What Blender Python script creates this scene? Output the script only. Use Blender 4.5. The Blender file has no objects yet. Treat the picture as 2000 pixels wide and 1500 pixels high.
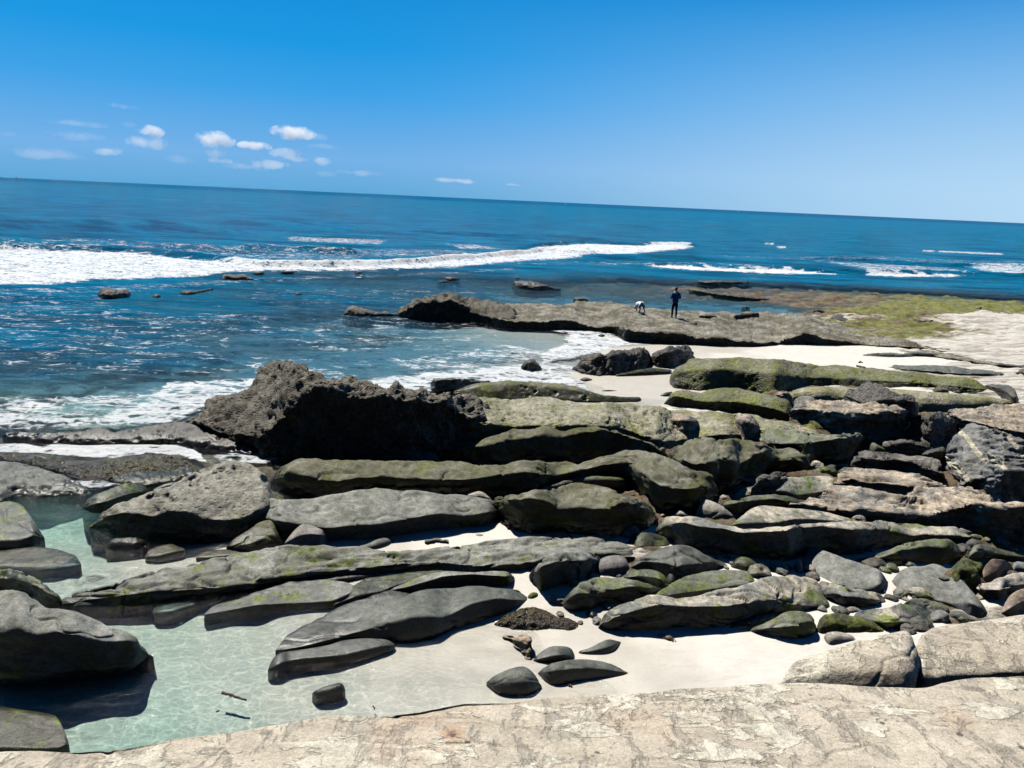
import bpy, bmesh, math, random
import numpy as np
from mathutils import Vector, Matrix
random.seed(7)
SC = bpy.context.scene
COL = SC.collection
# ---------------------------------------------------------------- camera
H = 6.7
FPX = 1455.0
PITCH, ROLL = math.radians(13.85), math.radians(2.57)
_F = np.array([0, math.cos(PITCH), -math.sin(PITCH)])
_R0 = np.array([1.0, 0, 0]); _U0 = np.array([0, math.sin(PITCH), math.cos(PITCH)])
_R = math.cos(ROLL)*_R0 + math.sin(ROLL)*_U0
_U = -math.sin(ROLL)*_R0 + math.cos(ROLL)*_U0
def ray(px, py):
    px = np.asarray(px, float); py = np.asarray(py, float)
    v = _F*FPX + (px[..., None]-1000)*_R - (py[..., None]-750)*_U
    hd = np.hypot(v[..., 0], v[..., 1])
    return v[..., 0]/hd, v[..., 1]/hd, -v[..., 2]/hd          # horizontal unit direction, drop per metre
def on_plane(px, py, z=0.0):
    hx, hy, t = ray(px, py)
    d = (H-z)/t
    return np.stack([hx*d, hy*d, np.zeros_like(d)+z], -1)
def to_px(P):
    q = P-np.array([0, 0, H])
    a = q@_F
    return 1000+FPX*(q@_R)/a, 750-FPX*(q@_U)/a
cam_d = bpy.data.cameras.new("camera"); cam = bpy.data.objects.new("camera", cam_d); COL.objects.link(cam)
cam_d.sensor_width = 36; cam_d.lens = 36*FPX/2000; cam_d.clip_end = 200000; cam_d.clip_start = 0.1
cam.matrix_world = Matrix(((_R[0], _U[0], -_F[0], 0), (_R[1], _U[1], -_F[1], 0), (_R[2], _U[2], -_F[2], H), (0, 0, 0, 1)))
SC.camera = cam
# ---------------------------------------------------------------- light
ELEV = math.radians(60); hx_, hy_ = 0.62, -0.785
sun_d = bpy.data.lights.new("sun", 'SUN'); sun = bpy.data.objects.new("sun", sun_d); COL.objects.link(sun)
sun_d.energy = 5.0; sun_d.angle = math.radians(0.5); sun_d.color = (1, .95, .86)
sun.rotation_euler = Vector((hx_*math.cos(ELEV), hy_*math.cos(ELEV), -math.sin(ELEV))).to_track_quat('-Z', 'Y').to_euler()
sun.location = (-20, 25, 40)
SKYK = 7.6
W = bpy.data.worlds.new("World"); SC.world = W; W.use_nodes = True
nt = W.node_tree; nt.nodes.clear()
sky = nt.nodes.new('ShaderNodeTexSky'); sky.sky_type = 'NISHITA'; sky.sun_disc = False
sky.sun_elevation = ELEV; sky.sun_rotation = math.atan2(-hx_, -hy_)
sky.air_density = 1.0; sky.dust_density = 0.35; sky.ozone_density = 2.2; sky.altitude = 0
tc_ = nt.nodes.new('ShaderNodeTexCoord'); sx_ = nt.nodes.new('ShaderNodeSeparateXYZ'); nt.links.new(tc_.outputs['Generated'], sx_.inputs[0])
rp = nt.nodes.new('ShaderNodeValToRGB'); nt.links.new(sx_.outputs[2], rp.inputs[0])
for i, (p_, c_) in enumerate(((0.0, (.120, .42, .74)), (.04, (.185, .47, .86)), (.115, (.050, .385, .86)), (.17, (.010, .335, .82)), (.26, (.005, .27, .72)), (.42, (.006, .11, .36)), (1.0, (.006, .05, .19)))):
    e_ = rp.color_ramp.elements[i] if i < 2 else rp.color_ramp.elements.new(p_)
    e_.position = p_; e_.color = (*c_, 1)
# paler, hazier air towards +X (the right)
mr_ = nt.nodes.new('ShaderNodeMapRange'); mr_.interpolation_type = 'SMOOTHSTEP'; nt.links.new(sx_.outputs[0], mr_.inputs[0]); mr_.inputs[1].default_value = -.25; mr_.inputs[2].default_value = .75
mz_ = nt.nodes.new('ShaderNodeMapRange'); nt.links.new(sx_.outputs[2], mz_.inputs[0]); mz_.inputs[1].default_value = .25; mz_.inputs[2].default_value = .03
mm_ = nt.nodes.new('ShaderNodeMath'); mm_.operation = 'MULTIPLY'; nt.links.new(mr_.outputs[0], mm_.inputs[0]); nt.links.new(mz_.outputs[0], mm_.inputs[1])
mx_ = nt.nodes.new('ShaderNodeMix'); mx_.data_type = 'RGBA'; nt.links.new(mm_.outputs[0], mx_.inputs[0]); nt.links.new(rp.outputs[0], mx_.inputs[6]); mx_.inputs[7].default_value = (.52, .77, 1.0, 1)
bw_ = nt.nodes.new('ShaderNodeMix'); bw_.data_type = 'RGBA'; bw_.inputs[0].default_value = .99   # nishita sky colour-corrected towards the photographed blue
mg_ = nt.nodes.new('ShaderNodeMix'); mg_.data_type = 'RGBA'; mg_.blend_type = 'MULTIPLY'; mg_.inputs[0].default_value = 1; mg_.inputs[7].default_value = (SKYK, SKYK, SKYK, 1)
# unseen sky behind the viewer, dimmed to keep rock faces turned this way dark
my_ = nt.nodes.new('ShaderNodeMapRange'); my_.interpolation_type = 'SMOOTHSTEP'; nt.links.new(sx_.outputs[1], my_.inputs[0]); my_.inputs[1].default_value = -.5; my_.inputs[2].default_value = .35; my_.inputs[3].default_value = .16
mk_ = nt.nodes.new('ShaderNodeVectorMath'); mk_.operation = 'SCALE'; nt.links.new(mx_.outputs[2], mk_.inputs[0]); nt.links.new(my_.outputs[0], mk_.inputs['Scale'])
nt.links.new(mk_.outputs[0], mg_.inputs[6]); nt.links.new(sky.outputs[0], bw_.inputs[6]); nt.links.new(mg_.outputs[2], bw_.inputs[7])
bg = nt.nodes.new('ShaderNodeBackground'); bg.inputs['Strength'].default_value = 0.1
wo = nt.nodes.new('ShaderNodeOutputWorld')
nt.links.new(bw_.outputs[2], bg.inputs[0]); nt.links.new(bg.outputs[0], wo.inputs[0])
SC.view_settings.view_transform = 'Standard'; SC.view_settings.look = 'None'
SC.view_settings.exposure = 0.30; SC.view_settings.gamma = 1
SC.cycles.max_bounces = 8; SC.cycles.transparent_max_bounces = 16; SC.cycles.diffuse_bounces = 0
SC.cycles.sample_clamp_indirect = 3
# ---------------------------------------------------------------- numpy noise
_G = np.array([[1,1,0],[-1,1,0],[1,-1,0],[-1,-1,0],[1,0,1],[-1,0,1],[1,0,-1],[-1,0,-1],[0,1,1],[0,-1,1],[0,1,-1],[0,-1,-1],[1,1,0],[-1,1,0],[0,-1,1],[0,-1,-1]], float)
def _hash(i, j, k, s=0):
    h = (i.astype(np.int64)*374761393 + j.astype(np.int64)*668265263 + k.astype(np.int64)*2147483647 + s*1274126177) & 0xffffffff
    h = ((h ^ (h >> 13))*1274126177) & 0xffffffff
    h = ((h ^ (h >> 16))*2246822519) & 0xffffffff
    return h ^ (h >> 15)
def pn(P, s=0):
    i = np.floor(P).astype(np.int64); f = P-i
    u = f*f*f*(f*(f*6-15)+10)
    out = 0
    for a in (0, 1):
        for b in (0, 1):
            for c in (0, 1):
                g = _G[_hash(i[:, 0]+a, i[:, 1]+b, i[:, 2]+c, s) & 15]
                d = ((f-np.array([a, b, c]))*g).sum(1)
                w = (u[:, 0] if a else 1-u[:, 0])*(u[:, 1] if b else 1-u[:, 1])*(u[:, 2] if c else 1-u[:, 2])
                out = out+w*d
    return out
def fbm(P, o=4, r=.5, s=0, ridge=False):
    a, t, out = 1.0, 0.0, 0
    for k in range(o):
        n = pn(P*(2.03**k)+17.3*k, s+k)
        if ridge: n = 1-2.2*np.abs(n)
        out = out+a*n; t += a; a *= r
    return out/t
def worley(P, s=0):
    i = np.floor(P).astype(np.int64); f = P-i
    best = np.full(len(P), 9.0)
    for a in (-1, 0, 1):
        for b in (-1, 0, 1):
            for c in (-1, 0, 1):
                h = _hash(i[:, 0]+a, i[:, 1]+b, i[:, 2]+c, s)
                o = np.stack([(h & 1023)/1023., ((h >> 10) & 1023)/1023., ((h >> 20) & 1023)/1023.], 1)
                best = np.minimum(best, ((f-o-np.array([a, b, c]))**2).sum(1))
    return np.sqrt(best)
def sstep(a, b, x):
    t = np.clip((x-a)/(b-a), 0, 1); return t*t*(3-2*t)
def gsm(A, sig, axis=0):
    if sig < .3: return A
    r = int(math.ceil(sig*2.5)); k = np.exp(-.5*(np.arange(-r, r+1)/sig)**2); k /= k.sum()
    A = np.moveaxis(A, axis, 0)
    B = np.concatenate([2*A[:1]-A[1:r+1][::-1] if len(A) > r else np.repeat(A[:1], r, 0), A, 2*A[-1:]-A[-r-1:-1][::-1] if len(A) > r else np.repeat(A[-1:], r, 0)])
    if len(B) < len(A)+2*r: return np.moveaxis(A, 0, axis)
    out = sum(k[q]*B[q:q+len(A)] for q in range(2*r+1))
    return np.moveaxis(out, 0, axis)
# ---------------------------------------------------------------- mesh helpers
def tag(o, label=None, cat=None, group=None, kind=None):
    if label: o['label'] = label
    if cat: o['category'] = cat
    if group: o['group'] = group
    if kind: o['kind'] = kind
    return o
def grid_mesh(name, V, mat, origin=None, attrs=None, parent=None, flip=None):
    nr, nc = V.shape[:2]
    P = V.reshape(-1, 3)
    if origin is None: origin = np.array([0, 0, 0.])
    idx = np.arange(nr*nc).reshape(nr, nc)
    a, b, c, d = idx[:-1, :-1], idx[:-1, 1:], idx[1:, 1:], idx[1:, :-1]
    q = np.stack([a, b, c, d], -1).reshape(-1, 4)
    if flip: q = q[:, ::-1]
    me = bpy.data.meshes.new(name)
    me.vertices.add(len(P)); me.vertices.foreach_set('co', (P-origin).astype(np.float32).ravel())
    me.loops.add(q.size); me.loops.foreach_set('vertex_index', q.astype(np.int32).ravel())
    me.polygons.add(len(q)); me.polygons.foreach_set('loop_start', np.arange(0, q.size, 4, dtype=np.int32))
    me.polygons.foreach_set('use_smooth', np.ones(len(q), bool))
    me.update(calc_edges=True)
    for k, v in (attrs or {}).items():
        at = me.attributes.new(k, 'FLOAT', 'POINT'); at.data.foreach_set('value', np.asarray(v, np.float32).ravel())
    me.materials.append(mat)
    o = bpy.data.objects.new(name, me); COL.objects.link(o); o.location = origin
    if parent: o.parent = parent
    return o
def bm_obj(name, bm, mat, loc=(0, 0, 0), parent=None, smooth=True):
    me = bpy.data.meshes.new(name); bm.to_mesh(me); bm.free()
    for p in me.polygons: p.use_smooth = smooth
    me.materials.append(mat); o = bpy.data.objects.new(name, me); COL.objects.link(o); o.location = loc
    if parent: o.parent = parent
    return o
# ---------------------------------------------------------------- materials
class NT:
    def __init__(s, name):
        s.m = bpy.data.materials.new(name); s.m.use_nodes = True; s.t = s.m.node_tree; s.t.nodes.clear()
        s.pos = s.n('ShaderNodeNewGeometry').outputs['Position']
    def n(s, ty, **k):
        x = s.t.nodes.new(ty)
        for a, b in k.items(): setattr(x, a, b)
        return x
    def put(s, sock, v):
        if isinstance(v, bpy.types.NodeSocket): s.t.links.new(v, sock)
        elif v is not None:
            if isinstance(v, (tuple, list)) and len(v) == 3 and sock.type == 'RGBA': v = (*v, 1)
            sock.default_value = v
    def math(s, op, a, b=None, c=None):
        x = s.n('ShaderNodeMath', operation=op); s.put(x.inputs[0], a); s.put(x.inputs[1], b)
        if c is not None: s.put(x.inputs[2], c)
        return x.outputs[0]
    def mix(s, f, a, b, bt='MIX'):
        x = s.n('ShaderNodeMix', data_type='RGBA', blend_type=bt); s.put(x.inputs[0], f); s.put(x.inputs[6], a); s.put(x.inputs[7], b)
        return x.outputs[2]
    def map(s, sc=(1, 1, 1), loc=(0, 0, 0), rot=(0, 0, 0)):
        x = s.n('ShaderNodeMapping'); s.put(x.inputs[0], s.pos); x.inputs[1].default_value = loc; x.inputs[2].default_value = rot; x.inputs[3].default_value = sc
        return x.outputs[0]
    def noise(s, scale, detail=5, rough=.55, vec=None, dist=0.0):
        x = s.n('ShaderNodeTexNoise'); s.put(x.inputs['Vector'], vec or s.pos)
        x.inputs['Scale'].default_value = scale; x.inputs['Detail'].default_value = detail; x.inputs['Roughness'].default_value = rough; x.inputs['Distortion'].default_value = dist
        return x.outputs['Fac']
    def vor(s, scale, vec=None, feature='F1', rnd=1.0):
        x = s.n('ShaderNodeTexVoronoi', feature=feature); s.put(x.inputs['Vector'], vec or s.pos); x.inputs['Scale'].default_value = scale; x.inputs['Randomness'].default_value = rnd
        return x.outputs['Distance']
    def ss(s, v, a, b, lo=0.0, hi=1.0):
        x = s.n('ShaderNodeMapRange', interpolation_type='SMOOTHSTEP'); s.put(x.inputs[0], v)
        x.inputs[1].default_value = a; x.inputs[2].default_value = b; x.inputs[3].default_value = lo; x.inputs[4].default_value = hi
        return x.outputs[0]
    def attr(s, name):
        return s.n('ShaderNodeAttribute', attribute_name=name).outputs['Fac']
    def z(s):
        x = s.n('ShaderNodeSeparateXYZ'); s.put(x.inputs[0], s.pos); return x.outputs[2]
    def bump(s, h, dist, strength=1.0, nrm=None):
        x = s.n('ShaderNodeBump'); s.put(x.inputs['Height'], h); x.inputs['Distance'].default_value = dist; x.inputs['Strength'].default_value = strength
        if nrm is not None: s.put(x.inputs['Normal'], nrm)
        return x.outputs[0]
    def out(s, sh):
        o = s.n('ShaderNodeOutputMaterial'); s.put(o.inputs[0], sh); return s.m
    def bsdf(s, col, rough, nrm=None, spec=.4, **k):
        x = s.n('ShaderNodeBsdfPrincipled'); s.put(x.inputs['Base Color'], col); s.put(x.inputs['Roughness'], rough); s.put(x.inputs['Specular IOR Level'], spec)
        if nrm is not None: s.put(x.inputs['Normal'], nrm)
        for a, b in k.items(): s.put(x.inputs[a], b)
        return x.outputs[0]
AK = 1.12
def plain(name, col, rough=.6, spec=.3):
    g = NT(name); return g.out(g.bsdf(g.mix(g.ss(g.noise(14, 4), .35, .65), tuple(c*.85 for c in col), tuple(min(1, c*1.12) for c in col)), rough, spec=spec))
def rock_mat(name, A, B, C=None, camt=.4, cscale=.8, green=(.085, .11, .018), gamt=0.0, gz=9., gscale=1.6, wetz=-9., strata=0.0, pits=0.0, rough=.75, bump=.03, light=None, lamt=.35, spec=.3, lines=None, fringe=0.0):
    if fringe: wetz = fringe
    A, B = tuple(min(.8, q*AK) for q in A), tuple(min(.8, q*AK) for q in B)
    if C: C = tuple(min(.8, q*AK) for q in C)
    gamt *= .80; green = tuple(q*g_ for q, g_ in zip(green, (1.15, 1.05, 1.1)))
    g = NT(name)
    n1 = g.noise(1.1, 6, .6); n2 = g.noise(7, 8, .68); n3 = g.noise(38, 6, .7)
    col = g.mix(g.ss(n1, .36, .64), A, B)
    if C: col = g.mix(g.ss(g.noise(cscale, 8, .65, g.map(loc=(31, 7, 3))), 1-camt-.12, 1-camt+.06), col, C)
    if light: col = g.mix(g.ss(g.noise(1.7, 9, .7, g.map(loc=(5, 9, 2), sc=(1, 1, 1.5))), 1-lamt-.09, 1-lamt+.05), col, light)
    h = g.math('MULTIPLY', n2, 1.0)
    h = g.math('ADD', h, g.math('MULTIPLY', n3, .35))
    if strata:
        st = g.noise(2.2, 7, .6, g.map(sc=(.35, .55, 4.5), rot=(.06, -.10, 0)), .3)
        col = g.mix(g.math('MULTIPLY', g.ss(st, .42, .56), strata), col, g.mix(1.0, col, (.58, .57, .58), 'MULTIPLY'))
        h = g.math('ADD', h, g.math('MULTIPLY', st, 2.2*strata))
    if lines:                                       # pale veins slanting over a broken face
        w = g.n('ShaderNodeTexWave', wave_type='BANDS', bands_direction='X'); g.put(w.inputs[0], g.map(rot=(0, lines[0], lines[1]))); w.inputs['Scale'].default_value = lines[2]; w.inputs['Distortion'].default_value = .5; w.inputs['Detail'].default_value = 2
        col = g.mix(g.ss(w.outputs['Fac'], .88, .95), col, (.55, .50, .39))
    if pits:
        v = g.vor(9, g.map(sc=(1, 1, 1.3))); v2 = g.vor(23)
        h = g.math('ADD', h, g.math('MULTIPLY', g.ss(v, .05, .42), 1.5*pits))
        h = g.math('ADD', h, g.math('MULTIPLY', g.ss(v2, .05, .5), .6*pits))
    col = g.mix(1.0, col, g.mix(g.ss(n2, .3, .72), (.55, .55, .56), (1.35, 1.34, 1.30)), 'MULTIPLY')
    col = g.mix(1.0, col, g.mix(g.ss(n3, .33, .68), (.70, .70, .70), (1.25, 1.25, 1.25)), 'MULTIPLY')
    if gamt:
        ga = g.ss(g.noise(gscale, 8, .66, g.map(loc=(3, 50, 8))), 1-gamt-.13, 1-gamt+.10)
        if gz < 8: ga = g.math('MULTIPLY', ga, g.ss(g.math('ADD', g.z(), g.math('MULTIPLY', g.noise(3, 4), .3)), gz+.15, gz+.35, 1, 0))
        gc = g.mix(g.ss(g.noise(13, 5, .7), .38, .66), tuple(c*.6 for c in green), tuple(min(1, c*1.7) for c in green))
        col = g.mix(ga, col, gc)
        h = g.math('ADD', h, g.math('MULTIPLY', g.math('MULTIPLY', ga, g.noise(60, 5, .75)), .7))
    wet = g.ss(g.math('ADD', g.z(), g.math('MULTIPLY', g.noise(1.5, 4), .25)), wetz+.10, wetz+.28, 1, 0)
    col = g.mix(wet, col, g.mix(1.0, col, (.42, .43, .45), 'MULTIPLY'))
    if fringe:                                      # band of green weed just above the wet tide line
        zf = g.math('ADD', g.z(), g.math('MULTIPLY', g.math('SUBTRACT', g.noise(1.9, 6, .7, g.map(loc=(7, 3, 1))), .5), .9))
        bd = g.math('MULTIPLY', g.math('MULTIPLY', g.ss(zf, fringe-.25, fringe+.05), g.ss(zf, fringe+.42, fringe+.12)), g.ss(g.noise(2.7, 8, .7, g.map(loc=(1, 9, 4))), .50, .62))
        col = g.mix(bd, col, g.mix(g.ss(g.noise(17, 5, .75), .4, .62), (.075, .105, .018), (.20, .235, .045)))
    r = g.math('SUBTRACT', rough, g.math('MULTIPLY', wet, rough-.27))
    return g.out(g.bsdf(col, r, g.bump(h, bump*.65), spec=spec))
M = {}
GR1, GR2 = (.265, .268, .245), (.18, .185, .168)
M['grey'] = rock_mat(fringe=.02, name='grey_sandstone', A=GR1, B=GR2, C=(.15, .155, .125), camt=.42, gamt=.30, gz=.35, wetz=-.02, green=(.06, .085, .02))
M['greymoss'] = rock_mat(fringe=.26, name='grey_mossy_sandstone', A=(.21, .215, .18), B=(.15, .16, .12), C=(.12, .13, .09), camt=.45, gamt=.46, gz=.5, wetz=0.02, green=(.085, .13, .018))
M['wetgrey'] = rock_mat('wet_grey_sandstone', (.125, .135, .12), (.085, .092, .08), (.155, .16, .145), .4, gamt=.25, gz=.3, wetz=.03, rough=.62, bump=.014, spec=.32)
M['dark'] = rock_mat('dark_wet_stone', (.07, .07, .065), (.045, .045, .04), (.1, .09, .07), .4, gamt=.3, gz=1, wetz=.1, rough=.6, bump=.03, spec=.45)
M['pit'] = rock_mat(fringe=.16, name='pitted_grey_stone', A=(.29, .28, .24), B=(.21, .205, .17), C=(.15, .15, .115), camt=.3, pits=.5, gamt=.27, gz=.5, bump=.03, wetz=0, green=(.1, .14, .02))
M['big'] = rock_mat('rough_brown_grey_stone', (.20, .185, .155), (.14, .13, .11), (.09, .085, .07), .40, pits=1.0, bump=.07, gamt=.2, gz=.6, wetz=.12, rough=.85)
M['olive'] = rock_mat(fringe=.26, name='olive_algae_stone', A=(.24, .235, .19), B=(.17, .17, .115), C=(.11, .115, .065), camt=.45, pits=.7, gamt=.55, green=(.15, .175, .035), bump=.045, wetz=0)
M['oliveslab'] = rock_mat('yellow_green_algae_slab', (.30, .29, .22), (.22, .225, .14), (.17, .18, .08), .40, pits=.5, gamt=.46, gscale=1.1, green=(.20, .215, .055), bump=.04, light=(.40, .37, .3), lamt=.42)
M['olivedark'] = rock_mat(fringe=.26, name='dark_olive_stone', A=(.19, .185, .145), B=(.125, .125, .08), C=(.085, .085, .05), camt=.45, gamt=.48, green=(.075, .085, .02), bump=.025, wetz=-.05)
M['tan'] = rock_mat('flaky_tan_stone', (.42, .35, .27), (.30, .28, .25), (.25, .26, .25), .42, strata=.8, bump=.06, light=(.62, .52, .40), lamt=.46, gamt=.2, gz=.6, green=(.1, .14, .02))
M['strata'] = rock_mat('layered_grey_stone', (.25, .235, .21), (.17, .165, .15), (.12, .12, .11), .4, strata=1.0, bump=.07)
M['stripe'] = rock_mat('grey_block_with_pale_veins', (.24, .24, .235), (.17, .17, .16), (.12, .115, .10), .40, bump=.05, lines=(.5, .2, .55), strata=.3)
M['mottle'] = rock_mat(fringe=.26, name='mottled_pale_grey_stone', A=(.25, .255, .24), B=(.155, .165, .15), C=(.46, .42, .34), camt=.4, cscale=1.3, bump=.035, gamt=.36, gz=.45, green=(.08, .12, .018), light=(.52, .47, .38), lamt=.47)
M['shelf'] = rock_mat('pale_brown_shelf_stone', (.38, .36, .305), (.27, .255, .205), (.15, .135, .09), .47, strata=.5, pits=.6, bump=.09, wetz=.05, light=(.42, .39, .33), lamt=.35, gamt=.38, green=(.14, .15, .03))
M['reef'] = rock_mat('dark_barnacled_stone', (.13, .12, .105), (.075, .07, .062), (.2, .18, .17), .36, pits=1.0, bump=.08, wetz=.05, rough=.6, spec=.4)
M['kelpreef'] = rock_mat('brown_weed_covered_stone', (.12, .085, .045), (.08, .065, .04), (.14, .12, .03), .45, pits=.8, bump=.08, wetz=.1, rough=.5, spec=.45)
M['brown'] = rock_mat('reddish_brown_stone', (.23, .165, .125), (.17, .13, .105), (.12, .1, .09), .4, bump=.03, wetz=-.1)
M['orange'] = rock_mat('orange_tan_stone', (.42, .31, .2), (.35, .29, .23), (.28, .24, .2), .4, bump=.03, strata=.4)
M['purple'] = rock_mat('grey_purple_stone', (.23, .215, .21), (.17, .16, .16), (.29, .27, .24), .4, bump=.015)
M['moss'] = rock_mat('bright_green_moss', (.085, .10, .04), (.06, .07, .03), (.05, .05, .04), .4, gamt=.58, green=(.13, .165, .03), gscale=3.5, bump=.06, rough=.85)
M['smoothgrey'] = rock_mat('smooth_blue_grey_stone', (.235, .24, .225), (.195, .2, .185), (.16, .165, .15), .4, bump=.012)
M['pale'] = rock_mat('pale_cream_stone', (.5, .46, .4), (.42, .39, .34), (.33, .31, .27), .4, bump=.04, strata=.4)
# ---------------------------------------------------------------- foreground sandstone
def ledge_mat():
    g = NT('cream_weathered_sandstone')
    warp = g.map(rot=(0, 0, -.35), sc=(1, 1.9, 1))
    n1 = g.noise(3.2, 9, .66, warp, .4); n2 = g.noise(14, 9, .72); n3 = g.noise(70, 6, .7); n4 = g.noise(5.5, 8, .7, g.map(rot=(0, 0, .5), sc=(2.2, 1, 1), loc=(4, 2, 0)), .35)
    col = g.mix(g.ss(n1, .38, .62), (.52, .46, .365), (.63, .56, .45))
    col = g.mix(g.math('MULTIPLY', g.ss(n4, .53, .60), .75), col, (.43, .39, .325))
    pt = g.noise(3.6, 10, .60, g.map(rot=(0, 0, -.35), sc=(1, 1.9, 1), loc=(9, 1, 0)), .5)
    big_ = g.noise(.9, 3, .5, g.map(loc=(4, 4, 0)))
    pm = g.ss(g.math('ADD', pt, g.math('MULTIPLY', g.math('SUBTRACT', big_, .5), .5)), .505, .525)
    col = g.mix(pm, col, g.mix(g.ss(n2, .3, .7), (.62, .57, .46), (.74, .69, .57)))
    fl = g.vor(5, g.map(rot=(0, 0, -.5), sc=(.8, 2.4, 1)))
    col = g.mix(g.math('MULTIPLY', g.ss(fl, .24, .16), g.ss(n2, .52, .58)), col, (.33, .29, .24))
    col = g.mix(g.ss(g.noise(1.3, 5, .6, g.map(loc=(2, 8, 0))), .57, .74), col, (.56, .42, .31))
    sp = g.vor(6.5, g.map(loc=(3, 3, 0)))
    col = g.mix(g.ss(sp, .085, .05), col, (.16, .14, .13))
    col = g.mix(1.0, col, g.mix(g.ss(n3, .32, .68), (.84, .84, .84), (1.12, 1.12, 1.12)), 'MULTIPLY')
    col = g.mix(1.0, col, g.mix(g.ss(n2, .3, .7), (.86, .86, .86), (1.1, 1.1, 1.1)), 'MULTIPLY')
    for (qx, qy, r, c1, c2) in ((880, 1446, .058, (.52, .38, .26), (.22, .15, .14)), (812, 1492, .026, (.3, .16, .12), (.15, .07, .06)), (905, 1458, .022, (.2, .13, .12), (.15, .1, .09))):
        p = on_plane(qx, qy, 5.0)
        v = g.n('ShaderNodeVectorMath', operation='DISTANCE'); g.put(v.inputs[0], g.pos); v.inputs[1].default_value = tuple(p)
        d = g.math('ADD', v.outputs['Value'], g.math('MULTIPLY', g.math('SUBTRACT', g.noise(16, 4), .5), .09))
        col = g.mix(g.ss(d, r, r*.55), col, c1); col = g.mix(g.ss(d, r*.6, r*.4), col, c2)
    n5 = g.noise(190, 4, .7); col = g.mix(1.0, col, g.mix(g.ss(n5, .35, .65), (.82, .82, .82), (1.14, 1.14, 1.14)), 'MULTIPLY')
    h = g.math('ADD', g.math('MULTIPLY', n1, 1.6), g.math('ADD', n2, g.math('MULTIPLY', n3, .7)))
    h = g.math('ADD', h, g.math('MULTIPLY', g.ss(n4, .53, .60), -.35)); h = g.math('ADD', h, g.math('MULTIPLY', pm, .5))
    h = g.math('ADD', h, g.math('MULTIPLY', g.ss(fl, .18, .30), .35))
    h = g.math('ADD', h, g.math('MULTIPLY', g.ss(sp, .04, .10), .5))
    return g.out(g.bsdf(col, .85, g.bump(h, .011), spec=.2))
M['ledge'] = ledge_mat()
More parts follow.
